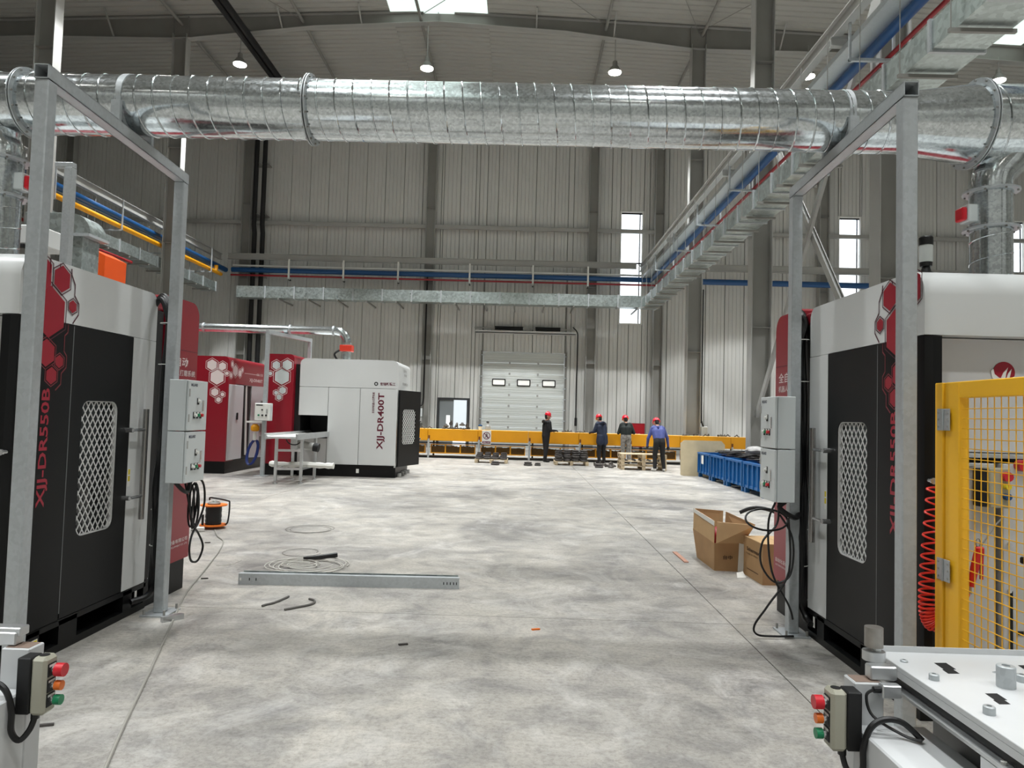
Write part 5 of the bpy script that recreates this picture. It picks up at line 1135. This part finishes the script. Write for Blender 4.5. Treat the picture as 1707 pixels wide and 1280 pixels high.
a, c = G(506, 938), G(562, 934); one(B().tube(smoothpath([a+Vector((0, 0, .05)), a.lerp(c, .4)+Vector((0, .02, .045)), c+Vector((0, 0, .06))], 5), [.015, .016, .017, .019, .021, .022, .024, .025, .026, .027, .026], 8), 'hose_piece', RUB, 'short thick piece of black hose lying on the wire coil', 'hose', smooth=True)
for pts, lab in (([(437, 1012), (442, 1010), (458, 1006), (479, 997), (481, 996)], 'bent grey rod on the floor with a slight hook'), ([(474, 1018), (495, 1014), (515, 1010), (524, 1006), (523, 1002), (515, 1000)], 'grey rod with a sharp hooked end on the floor')):
    one(B().tube(smoothpath([(G(*p).x, G(*p).y, .01) for p in pts], 4), .009, 6), 'bent_rod', M('rod_grey', (92, 90, 86), .5), lab, 'rod', smooth=True)
for i, (x, y, m, nm) in enumerate(((893, 1050, ORB, 'tiny orange plastic scrap on the open floor'), (346, 905, IRON, 'small dark wire scrap near the plug'), (341, 965, IRON, 'small dark metal scrap beside the grey cable'), (78, 1210, IRON, 'dark curl of scrap beside the left button box stand'), (672, 1075, IRON, 'tiny dark scrap on the open floor'))):
    p = G(x, y); one(B().obox(p+Vector((0, 0, .006)), (.03, .01, 0), (-.004, .008, 0), (0, 0, .005)), 'floor_scrap', m, nm, 'scrap')
one(B().tube(smoothpath([(G(*p).x, G(*p).y, .004) for p in ((360, 943), (380, 942), (394, 938), (402, 934))], 4), .003, 5), 'wire_piece', WIRE, 'short pale wire lying right of the grey cable', 'wire')
one(B().obox(G(287, 1034)+Vector((0, 0, .02)), (.05, .06, 0), (.018, -.015, 0), (0, 0, .02)), 'aluminium_offcut', ALU, 'short aluminium offcut on the floor by the left post foot', 'offcut')

# ================================================================== things beyond the left cell
vd = T('vertical_duct', 'galvanised vertical duct with square elbow beyond the left grinding cell', 'duct', (-9.6, 15.2, 0))
part(B().box(-9.8, -9.5, 15, 15.6, 0, 5.2, .01), 'riser', GALVD, vd); part(B().box(-9.85, -9.33, 14.93, 15.67, 5.2, 5.26), 'flange', GALVP, vd)
part(B().prism([(0, 0), (.45, 0)]+[(.45*cos(a), .45*sin(a)) for a in [pi/2*i/8 for i in range(1, 9)]], (-9.8, 15.0, 5.26), (1, 0, 0), (0, 0, 1), (0, .6, 0)), 'elbow', GALVD, vd, True); part(B().box(-10.8, -9.8, 15, 15.6, 5.28, 5.71, .01), 'outlet', GALVD, vd)
hp = T('orange_hopper', 'orange painted hopper machine beyond the left grinding cell', 'hopper', (-10.1, 16.8, 0))
part(B().prism([(-10.42, 2.2), (-9.86, 2.2), (-9.84, 5.1), (-10.2, 5.28), (-10.42, 4.7)], (0, 16.4, 0), (1, 0, 0), (0, 0, 1), (0, .9, 0)), 'hopper', M('hopper_orange', (222, 84, 20), .45), hp); part(B().box(-10.06, -10.02, 16.37, 16.4, 2.3, 5.1), 'rib', STEELD, hp)
for x in (-10.35, -9.92):
    for y in (16.5, 17.2): part(B().box(x-.05, x+.05, y-.05, y+.05, 0, 2.2), 'leg', STEELD, hp)
wb_ = T('white_unit', 'white ventilation unit on a steel stand beyond the left grinding cell', 'cabinet', (-8.55, 11.5, 0))
part(B().box(-8.32, -7.95, 11.4, 12.2, 4.2, 4.52, .02), 'casing', WHITE, wb_)
for x in (-8.26, -8.02): part(B().box(x-.04, x+.04, 11.45, 11.55, 0, 4.14), 'leg', STEELD, wb_)
for x in (-8.25, -8.03): part(B().box(x-.07, x+.07, 11.38, 11.6, 4.14, 4.2, .01), 'mount', BLACK2, wb_)
gp = T('galvanised_post', 'short galvanised pipe post standing beyond the left grinding cell', 'post', (-6.2, 9.6, 0))
part(B().box(-6.36, -6.25, 9.54, 9.66, 0, 4.86, .008), 'post', GALVP, gp); part(B().box(-6.5, -6.25, 9.55, 9.65, 4.862, 4.93, .006), 'arm', GALVP, gp)
# ================================================================== foreground: gate, table, button boxes
gx_ = 2.28
gt = T('mesh_gate', 'yellow steel mesh gate hinged on a yellow post at the right grinding cell', 'gate', (gx_, 3.4, 0))
pst = part(B().box(gx_-.03, gx_+.03, 3.825, 3.895, 0, 1.86, .004), 'post', YELD, gt)
part(B().box(gx_-.02, gx_+.03, 3.70, 3.82, .1, 1.86, .004), 'stile', YELD, gt); part(B().box(gx_-.02, gx_+.03, 2.98, 3.06, .1, 1.86, .004), 'stile', YELD, gt)
part(B().box(gx_-.02, gx_+.03, 3.06, 3.70, 1.775, 1.86, .004), 'rail', YELD, gt); part(B().box(gx_-.02, gx_+.03, 3.06, 3.70, .1, .16, .004), 'rail', YELD, gt)
for k in range(12): part(B().cyl((gx_+.004, 3.11+.05*k, .13), (gx_+.004, 3.11+.05*k, 1.8), .0026, n=6), 'mesh_wire', YELD, gt)
for k in range(31): part(B().cyl((gx_-.002, 3.03, .19+.051*k), (gx_-.002, 3.74, .19+.051*k), .0026, n=6), 'mesh_wire', YELD, gt)
for z in (1.72, .93):
    h_ = part(B().box(gx_-.036, gx_-.03, 3.755, 3.868, z-.115, z+.0, .002), 'hinge', GALVP, gt)
    part(B().cyl((gx_-.038, 3.812, z-.115), (gx_-.038, 3.812, z), .006, n=8), 'hinge_pin', GALVP, h_)
    for y in (3.77, 3.852):
        for q in (.02, .057, .095): part(B().cyl((gx_-.039, y, z-q), (gx_-.036, y, z-q), .006, n=8), 'screw', STEEL, h_)
# coiled air hose and gun at the cell front
HO = M('hose_coral', (246, 70, 58), .3)
ah = T('coil_hose', 'coral red coiled air hose hanging at the right grinding cell', 'hose', (2.26, 3.94, .5))
ax = smoothpath([(2.275, 3.935, 1.3), (2.262, 3.935, 1.15), (2.245, 3.935, .95), (2.232, 3.935, .75), (2.235, 3.935, .62), (2.262, 3.935, .56), (2.3, 3.935, .58)], 40)
pts = []; N = len(ax); rad = .041
for i, p in enumerate(ax):
    t = i/N; a = 2*pi*(9*t+17*t*t); j = ax[min(i+1, N-1)]-ax[max(i-1, 0)]; j = j.normalized(); n1 = Vector((0, 1, 0)); n2 = j.cross(n1)
    for q in range(3):
        tt = (i+q/3)/N; aa = 2*pi*(13*tt+14*tt*tt); pp = p+(ax[min(i+1, N-1)]-p)*(q/3); pts.append(pp+n2*rad*cos(aa)+n1*rad*.55*sin(aa))
part(B().tube(pts, .006, 6), 'coil', HO, ah, True)
part(B().tube(smoothpath([(2.29, 3.95, 1.325), (2.31, 3.94, 1.33), (2.32, 3.935, 1.3), (2.3, 3.935, 1.3)], 5), .0045, 6), 'hose_end', HO, ah, True)
part(B().tube(smoothpath([(2.3, 3.92, .58), (2.36, 3.91, .6), (2.42, 3.91, .68), (2.44, 3.9, .735)], 6), .006, 6), 'hose_end', HO, ah, True)
ag = T('air_gun', 'red air blow gun with thin steel nozzle hanging by its hose', 'air gun', (2.455, 3.9, .75))
REDP = M('gun_red', (206, 34, 30), .35)
part(B().tube([(2.447, 3.9, .77), (2.467, 3.9, .87), (2.487, 3.9, .965)], [.016, .022, .02], 10), 'grip', REDP, ag, True); part(B().box(2.470, 2.515, 3.885, 3.915, .93, .985, .008), 'valve_body', REDP, ag)
part(B().bar((2.505, 3.9, .95), (2.502, 3.9, .81), .012, .016), 'trigger', REDP, ag); part(B().tube([(2.495, 3.9, .98), (2.575, 3.9, 1.1), (2.625, 3.9, 1.15)], .0045, 6), 'nozzle', STEELD, ag, True)
part(B().tube([(2.485+.012*cos(a), 3.9, 1.005+.022*sin(a)) for a in [2*pi*i/12 for i in range(12)]], .003, 5, True), 'hook', STEELD, ag, True); part(B().cyl((2.447, 3.9, .77), (2.443, 3.9, .73), .009, n=8), 'air_inlet', CHROME, ag)
# black clamp stand before the front panels
cs = T('clamp_stand', 'black pneumatic clamp on a slim stand behind the mesh gate', 'clamp', (2.72, 3.72, 0))
part(B().box(2.60, 2.86, 3.69, 3.75, .93, .965, .006), 'arm', BLACK2, cs); part(B().cyl((2.79, 3.72, .965), (2.79, 3.72, 1.2), .022, n=12), 'cylinder', BLACK2, cs, True); part(B().box(2.70, 2.8, 3.67, 3.77, .965, .985, .004), 'pad', IRON, cs)
part(B().cyl((2.76, 3.72, .93), (2.76, 3.72, .86), .02, n=10), 'nut', CHROME, cs); part(B().box(2.83, 2.87, 3.70, 3.74, .02, .93), 'stand', STEEL, cs); part(B().box(2.72, 2.98, 3.6, 3.84, 0, .02), 'foot_plate', STEELD, cs)

# rotary fixture table
LG_ = M('table_white', (204, 206, 207), .38, var=.03, scale=5)
TZ = .717; tx0, tyb, tyn = 1.45, 2.92, 1.2; tx1 = 2.9
tb = T('fixture_table', 'white fixture table with pegs and slots in front of the mesh gate', 'table', (2.1, 2.1, 0))
part(B().box(tx0, tx1, tyn, tyb, TZ-.02, TZ, .002), 'plate', LG_, tb)
part(B().box(tx0, tx0+.006, tyn, tyb, TZ-.045, TZ-.02), 'edge_skirt', LG_, tb); part(B().box(tx0, tx1, tyb-.006, tyb, TZ, TZ+.022), 'back_lip', LG_, tb)
def peg(px, py, r, h, m=GALVP):
    p = G(px, py, TZ); part(B().lathe([(r, 0), (r, h-.003), (r-.003, h), (r*.45, h), (r*.4, h-.012)], (p.x, p.y, TZ), 20), 'peg', m, tb, True, ang=30)
peg(1677, 1145, .03, .075); peg(1557, 1133, .017, .022); peg(1649, 1190, .018, .026); peg(1507, 1103, .014, .008); peg(1703, 1136, .018, .026); peg(1660, 1121, .012, .002)
for px, py in ((1557, 1105), (1642, 1156), (1697, 1109)):
    p = G(px, py, TZ); q = G(px+27, py+18, TZ)-p; s_ = G(px+20, py, TZ)-p
    part(B().prism([(0, 0), (.62, 0), (.62, -.15), (1, -.15), (1, .75), (.62, .75), (.62, 1), (0, 1)], p+Vector((0, 0, .0003)), q, s_, (0, 0, .0006)), 'slot', DARKGAP, tb)
part(B().box(tx0+.012, tx0+.05, tyn, tyb-.02, TZ-.075, TZ-.045), 'black_belt', RUB, tb)
part(B().box(tx0-.02, tx0+.06, tyn, tyb-.05, TZ-.092, TZ-.078, .002), 'guide_rail', ALU, tb)
for y in (2.15, 2.05): part(B().cyl((tx0-.005, y, TZ-.078), (tx0-.005, y, TZ-.07), .009, n=8), 'bolt', STEEL, tb)
part(B().box(tx0-.018, tx0-.008, 2.1, 2.24, TZ-.16, TZ-.092, .003), 'bracket', LG_, tb)
er = part(B().prism([(-.05, .07), (.05, .07), (.05, 0), (.025, -.045), (-.025, -.045), (-.05, 0)], (tx0-.012, 1.86, TZ-.165), (0, 1, 0), (0, 0, 1), (.012, 0, 0)), 'ear_bracket', LG_, tb); part(B().cyl((tx0-.02, 1.86, TZ-.16), (tx0+.06, 1.86, TZ-.16), .014, n=12), 'pivot_bolt', CHROME, er, True)
part(B().box(1.612, tx1-.1, tyn+.1, tyb-.12, .0, TZ-.1), 'pedestal', M('pedestal_grey', (140, 142, 143), .5), tb)
def stand(s, xo, y1, lab1, lab2, full=True):
    """machine base beside the aisle with pillar and button box; xo = aisle face, s = side of the aisle"""
    X = lambda u: s*(xo+u)
    t_ = T('machine_base', lab1, 'machine base', (X(.2), y1-.8, 0))
    bz = .515
    part(B().box(X(0), X(.26 if full else .5), .9, y1, 0, bz, .006), 'base_wall', LG_, t_); part(B().box(X(.261 if full else .501), X(.34 if full else .6), .9, y1-.05, 0, bz-.06), 'base_step', LG_, t_)
    part(B().box(X(0), X(.11), y1+.001, y1+.09, 0, .665, .004), 'pillar', LG_, t_)
    part(B().box(X(.01), X(.1), y1+.01, y1+.08, .665, .667), 'pillar_cap', M('cap_brown', (140, 120, 108), .6), t_)
    blk = part(B().box(X(.07), X(.17), y1+.02, y1+.07, .668, .72, .005), 'latch_block', ALU, t_)
    if full:
        part(B().prism(rrect(-.05, .03, -.035, .035, .03), (X(.13), y1+.1, .72), (1, 0, 0), (0, 1, 0), (0, 0, .035)), 'latch_arm', ALU, t_, True)
        part(B().prism(rrect(-.042, .022, -.03, .03, .025), (X(.13), y1+.1, .77), (1, 0, 0), (0, 1, 0), (0, 0, .075)), 'latch_head', M('worn_steel', (150, 146, 140), .4, .7, var=.2, scale=20), t_, True)
        part(B().cyl((X(.13), y1+.1, .755), (X(.13), y1+.1, .77), .018, n=12), 'latch_pin', ALU, t_)
        sn = part(B().box(X(.085), X(.155), y1-.04, y1-.002, .625, .672, .004), 'sensor', ALU, t_); part(B().cyl((X(.06), y1-.02, .65), (X(.085), y1-.02, .65), .012, n=10), 'sensor_plug', RUB, sn)
        part(B().tube(smoothpath([(X(.06), y1-.02, .65), (X(.03), y1-.03, .63), (X(.04), y1-.06, .57), (X(.12), y1-.12, .53), (X(.16), y1-.16, .53)]), .0055, 6), 'sensor_cable', RUB, t_, True)
    else:
        part(B().box(X(.06), X(.3), y1+.03, y1+.085, .70, .735, .004), 'latch_arm', ALU, t_)
    # button box
    b_ = T('button_box', lab2, 'button box', (X(-.06), y1-.02, .44)); z0, z1 = .445, .655; ya, yb = y1-.07, y1+.0
    part(B().box(X(-.055), X(-.003), ya, yb, z0, z1, .004), 'back_case', BLACK2, b_)
    lid = part(B().box(X(-.115), X(-.056), ya-.003, yb+.003, z0-.003, z1+.003, .012), 'lid', M('lid_beige', (168, 166, 150), .45), b_)
    part(B().cyl((X(-.085), ya+.035, z1), (X(-.085), ya+.035, z1+.005), .018, n=14), 'knock_out', BLACK2, b_)
    ym = (ya+yb)/2
    for z, m, rr_, ln in ((z1-.05, REDB, .025, .05), (z1-.108, ORB, .018, .042), (z1-.162, GREENB, .019, .042)):
        part(B().cyl((X(-.115), ym, z), (X(-.133), ym, z), .0145, n=14), 'button_collar', CHROME, b_, True); part(B().cyl((X(-.133), ym, z), (X(-.115-ln), ym, z), rr_, n=18), 'push_button', m, b_, True)
        part(B().box(X(-.116), X(-.119), ym-.026, ym+.02, z-.022, z+.026), 'legend_frame', BLACK2, b_); part(B().box(X(-.1192), X(-.1198), ym-.022, ym+.016, z+.014, z+.022), 'legend_plate', PAPER, b_)
    part(B().cyl((X(-.06), ym, z0), (X(-.06), ym, z0-.025), .015, n=10), 'cable_gland', RUB, b_, True)
    part(B().tube(smoothpath([(X(-.06), ym, z0-.02), (X(-.055), ym-.02, z0-.06), (X(-.035), ym-.045, z0-.088), (X(-.014), ym-.06, z0-.05), (X(-.014), ym-.065, z0+.03), (X(.012), ym-.065, z0+.1), (X(.06), ym-.065, z0+.13), (X(.12), ym-.075, z0+.125), (X(.17), ym-.11, z0+.08)], 6), .011, 8), 'cable', RUB, b_, True)
stand(1, 1.265, 2.7, 'white machine base with latch under the fixture table', 'beige button box with red orange and green buttons below the fixture table')
stand(-1, 1.875, 2.77, 'white machine base in front of the left grinding cell', 'beige button box with red orange and green buttons at the left machine base', False)
# ================================================================== people
import numpy as np
def capsule(b, p0, r0, p1, r1, n=12, sq=(1, 1, 1)):
    """closed tapered limb with round ends"""
    p0, p1 = Vector(p0), Vector(p1); d = p1-p0; L_ = d.length; d = d/L_ if L_ > 1e-6 else Vector((0, 0, 1))
    a = Vector((0, 1, 0)) if abs(d.y) < .9 else Vector((1, 0, 0)); u = d.cross(a).normalized(); w = d.cross(u)
    prof = [(r0*sin(t), -r0*cos(t), 0) for t in (.35, .8, 1.2, pi/2)]+[(r1*sin(t), -r1*cos(t), L_) for t in (pi/2, 1.95, 2.35, 2.8)]
    vs = [p0-d*r0]
    for r, h, z in prof: vs += [p0+d*(h+z)+(u*cos(2*pi*j/n)+w*sin(2*pi*j/n))*r for j in range(n)]
    vs.append(p1+d*r1); m = len(prof); fs = []
    fs += [(0, 1+(j+1) % n, 1+j) for j in range(n)]
    for i in range(m-1): fs += [(1+i*n+j, 1+i*n+(j+1) % n, 1+(i+1)*n+(j+1) % n, 1+(i+1)*n+j) for j in range(n)]
    fs += [(len(vs)-1, 1+(m-1)*n+j, 1+(m-1)*n+(j+1) % n) for j in range(n)]
    b.add(vs, fs)
SKIN = M('skin', (196, 146, 122), .5); HAIR = M('hair_black', (22, 20, 20), .6); GLOVE = M('glove_dark', (40, 38, 42), .8)
def person(lab, loc, rz, P, mats, hood=None, coat=0.):
    """P: pose dict of joints (facing +Y); mats: top, legs, shoes, hands"""
    C = []                                             # (p0, r0, p1, r1, material index)
    def c(p0, r0, p1, r1, m): C.append((Vector(p0), r0, Vector(p1), r1, m))
    TOP, LEG, SHOE, HAND, SK, HR = 0, 1, 2, 3, 4, 5
    pel, ch, nk, hd = map(Vector, (P['pelvis'], P['chest'], P['neck'], P['head']))
    ax = Vector((1, 0, 0)); th = P.get('thick', 1.)
    up_ = (ch-pel).normalized()
    for sx in (-1, 1):
        c(pel+ax*sx*.075-Vector((0, 0, .02)), .112*th, pel+up_*.1+ax*sx*.07, .112*th, LEG if coat == 0 else TOP)
        c(pel+up_*.1+ax*sx*.07, .113*th, ch+ax*sx*.095, .118*th, TOP)
        c(ch+ax*sx*.095, .115*th, ch+up_*.13+ax*sx*.12, .078*th, TOP)
        sh = ch+up_*.115+ax*sx*.165
        c(nk+Vector((0, -.01, -.03)), .06, sh, .068*th, TOP)
        el, wr = Vector(P['elbow'][0 if sx < 0 else 1]), Vector(P['wrist'][0 if sx < 0 else 1])
        c(sh, .068*th, el, .05*th, TOP); c(el, .052*th, wr, .038*th, TOP)
        f = (wr-el).normalized(); k = Vector(P.get('palm', (0, 0, -1))); side = f.cross(k).normalized()
        pe = wr+f*.085; c(wr, .03, pe, .03, HAND); c(wr+f*.05+side*.018, .022, pe+side*.022, .02, HAND); c(wr+f*.05-side*.018, .022, pe-side*.022, .02, HAND)
        for q, ln in ((-1.5, .062), (-.5, .074), (.5, .07), (1.5, .052)):
            b0 = pe+side*q*.019; m0 = b0+f*ln*.55+k*.008; e0 = m0+f*ln*.3+k*ln*.5
            c(b0, .0105, m0, .0098, HAND); c(m0, .0098, e0, .0085, HAND)
        tb0 = wr+f*.025+side*sx*-.03; c(tb0, .014, tb0+f*.035+side*sx*-.022+k*.01, .0115, HAND); c(tb0+f*.035+side*sx*-.022+k*.01, .0115, tb0+f*.068+side*sx*-.024+k*.025, .0095, HAND)
        hip = pel+ax*sx*.09-Vector((0, 0, .03)); kn, an = Vector(P['knee'][0 if sx < 0 else 1]), Vector(P['ankle'][0 if sx < 0 else 1])
        c(hip, .1*th, kn, .072*th, LEG); c(kn, .073*th, an, .058, LEG)
        ft = Vector(P['foot'][0 if sx < 0 else 1]); c(an+Vector((0, -.03, -.055)), .04, Vector((an.x*.5+ft.x*.5, an.y*.5+ft.y*.5, .045)), .043, SHOE); c((an.x*.5+ft.x*.5, an.y*.5+ft.y*.5, .043), .042, (ft.x, ft.y, .037), .036, SHOE)
        c(an+Vector((0, 0, -.02)), .055, an+Vector((0, -.01, -.05)), .046, SHOE)
        if coat: c(hip+Vector((0, 0, .02)), .115*th, hip+Vector((sx*.01, 0, -coat)), .125*th, TOP)
    c(nk, .056, nk+(hd-nk)*.7, .052, SK)
    look = Vector(P.get('look', (0, 1, -.2))).normalized(); hu = (hd-nk).normalized(); hs = look.cross(hu).normalized()
    c(hd+hu*.02-look*.015, .088, hd+hu*.035+look*.0, .088, SK); c(hd-hu*.05+look*.03, .062, hd+hu*.01+look*.035, .07, SK); c(hd-hu*.085+look*.055, .034, hd-hu*.06+look*.05, .042, SK)
    c(hd+hu*.012+look*.098, .012, hd-hu*.018+look*.112, .015, SK)                      # nose
    c(hd-hu*.05+look*.085+hs*.018, .011, hd-hu*.05+look*.085-hs*.018, .011, SK)         # lips
    for sx in (-1, 1):
        c(hd+hu*.01+hs*sx*.086-look*.005, .016, hd-hu*.025+hs*sx*.082-look*.0, .013, SK)  # ear
        c(hd+hu*.03+hs*sx*.032+look*.083, .014, hd+hu*.032+hs*sx*.04+look*.08, .014, SK)  # brow
    c(hd+hu*.01-look*.045, .075, hd-hu*.045-look*.04, .06, HR)
    b = B()
    for p0, r0, p1, r1, m in C: capsule(b, p0, r0, p1, r1)
    ob = bpy.data.objects.new('tmp', b.mesh('tmp')); COL.objects.link(ob)
    md = ob.modifiers.new('r', 'REMESH'); md.mode = 'VOXEL'; md.voxel_size = .0095
    ms = ob.modifiers.new('s', 'SMOOTH'); ms.iterations = 2; ms.factor = .5
    dg = bpy.context.evaluated_depsgraph_get(); dg.update()
    me = bpy.data.meshes.new_from_object(ob.evaluated_get(dg)); bpy.data.objects.remove(ob); me.name = 'body'
    n = len(me.polygons); cen = np.empty(n*3); me.polygons.foreach_get('center', cen); cen = cen.reshape(-1, 3)
    best = np.full(n, 1e9); idx = np.zeros(n, dtype=np.int32)
    for p0, r0, p1, r1, m in C:
        a = np.array(p0); d = np.array(p1)-a; l2 = max(1e-9, d@d); t = np.clip((cen-a)@d/l2, 0, 1)
        ds = np.linalg.norm(cen-a-t[:, None]*d, axis=1)-(r0+(r1-r0)*t); w = ds < best; best[w] = ds[w]; idx[w] = m
    me.materials.clear()
    for m in list(mats)+[SKIN, HAIR]: me.materials.append(m)
    me.polygons.foreach_set('material_index', idx); me.shade_smooth()
    root = T('person', lab, 'person', loc, None, rz)
    bo = bpy.data.objects.new('body', me); COL.objects.link(bo); bo.parent = root
    # hard hat
    q = Matrix((hs, look, hu)).transposed()
    if q.determinant() < 0: q = Matrix((-hs, look, hu)).transposed()
    def loc_(b_): b_.v = [tuple(q @ Vector(v)+hd) for v in b_.v]; return b_
    hat = loc_(B().lathe([(.112, .035), (.116, .05), (.115, .085), (.104, .125), (.08, .158), (.045, .176), (.001, .18)], (0, -.005, 0), 24))
    HAT = M('helmet_red', (222, 28, 50), .25, coat=.5)
    h = part(hat, 'hard_hat', HAT, root, True, local=True)
    part(loc_(B().prism([(.13*cos(a), -.005+(.13+.035*max(0, sin(a)))*sin(a)) for a in [2*pi*i/24 for i in range(24)]], (0, 0, .034), (1, 0, 0), (0, 1, 0), (0, 0, .008))), 'brim', HAT, h, True, local=True)
    part(loc_(B().tube([(.012*k, .11*cos(a)-.005, .05+.135*sin(a)) for k in (0,) for a in [.25+2.6*i/10 for i in range(11)]], .012, 6)), 'crest', HAT, h, True, local=True)
    part(loc_(B().tube([(sx*.088, .01, .03-.0) if i == 0 else (sx*.088*(1-i/4), .01+.06*i/4, .03-.135*i/4) for sx in (-1,) for i in range(5)]+[(.088*i/4, .07-.06*i/4, -.105+.135*i/4) for i in range(1, 5)], .004, 5)), 'chin_strap', RUB, h, True, local=True)
    if hood:
        part(B().tube([(.13*cos(a), nk.y-.045+.06*sin(a)-.02, nk.z-.03+.0*a-.03*cos(2*a)) for a in [pi*.0+2*pi*i/14 for i in range(14)]], .042, 8, True), 'hood', hood, root, True, local=True)
    return root
BLKJ = M('jacket_black', (16, 16, 20), .75, var=.2, scale=14); NAVY = M('coat_navy', (30, 40, 62), .7, var=.2, scale=10, bump=.5, bscale=12); DARKT = M('trousers_dark', (20, 20, 24), .75, var=.2, scale=12)
SWEAT = M('sweater_black', (24, 32, 30), .8, var=.2, scale=12); CAMO = M('trousers_camo', (132, 128, 122), .8, var=.45, scale=16); SHIRT = M('shirt_blue', (68, 78, 138), .7, var=.15, scale=10, bump=.5, bscale=14)
SHO = M('shoes_dark', (28, 26, 26), .6); SNEAK = M('sneakers', (196, 194, 190), .6, var=.3, scale=16)
std = dict(pelvis=(0, 0, .95), chest=(0, .02, 1.28), neck=(0, .02, 1.47), head=(0, .055, 1.61), knee=((-.1, .02, .5), (.1, .02, .5)), ankle=((-.11, -.01, .11), (.11, -.01, .11)), foot=((-.13, .15, 0), (.13, .15, 0)))
person('person in black hooded jacket and red hard hat reaching over the conveyor', (.92, 25.45, 0), RAD(-62), {**std, 'chest': (0, .03, 1.29), 'elbow': ((-.24, .03, 1.12), (.24, .06, 1.12)), 'wrist': ((-.16, .27, 1.1), (.14, .3, 1.12)), 'knee': ((-.1, .04, .5), (.1, -.02, .5)), 'ankle': ((-.1, .06, .11), (.12, -.1, .11)), 'foot': ((-.12, .22, 0), (.14, .06, 0)), 'look': (.1, 1, -.35), 'palm': (0, 0, -1)}, (BLKJ, DARKT, SHO, GLOVE), BLKJ)
person('person in long navy hooded coat and red hard hat working at the conveyor', (2.92, 25.5, 0), RAD(32), {**std, 'pelvis': (0, -.02, .97), 'chest': (0, .05, 1.29), 'neck': (0, .1, 1.47), 'head': (0, .17, 1.59), 'elbow': ((-.26, .12, 1.13), (.26, .12, 1.13)), 'wrist': ((-.2, .36, 1.1), (.14, .36, 1.12)), 'look': (0, 1, -.6), 'thick': 1.1}, (NAVY, DARKT, SHO, GLOVE), NAVY, .17)
person('person in black sweater and grey camouflage trousers at the conveyor', (3.78, 25.5, 0), RAD(-4), {**std, 'chest': (0, .05, 1.28), 'neck': (0, .08, 1.46), 'head': (-.02, .14, 1.58), 'elbow': ((-.27, .06, 1.1), (.29, .04, 1.12)), 'wrist': ((-.18, .3, 1.12), (.2, .28, 1.12)), 'look': (-.2, 1, -.5), 'thick': 1.05}, (SWEAT, CAMO, SHO, GLOVE))
person('person in blue long-sleeved shirt bending over the pallet stack', (4.36, 22.42, 0), RAD(6), {**std, 'pelvis': (0, -.05, .93), 'chest': (0, .1, 1.24), 'neck': (0, .2, 1.41), 'head': (0, .29, 1.52), 'elbow': ((-.3, .16, 1.03), (.3, .12, 1.05)), 'wrist': ((-.29, .28, .8), (.34, .14, .8)), 'look': (0, 1, -.7), 'knee': ((-.12, .02, .5), (.13, .02, .5)), 'ankle': ((-.13, -.04, .11), (.16, -.03, .11)), 'foot': ((-.17, .12, 0), (.2, .12, 0)), 'palm': (0, 1, 0), 'thick': 1.04}, (SHIRT, DARKT, SNEAK, GLOVE))
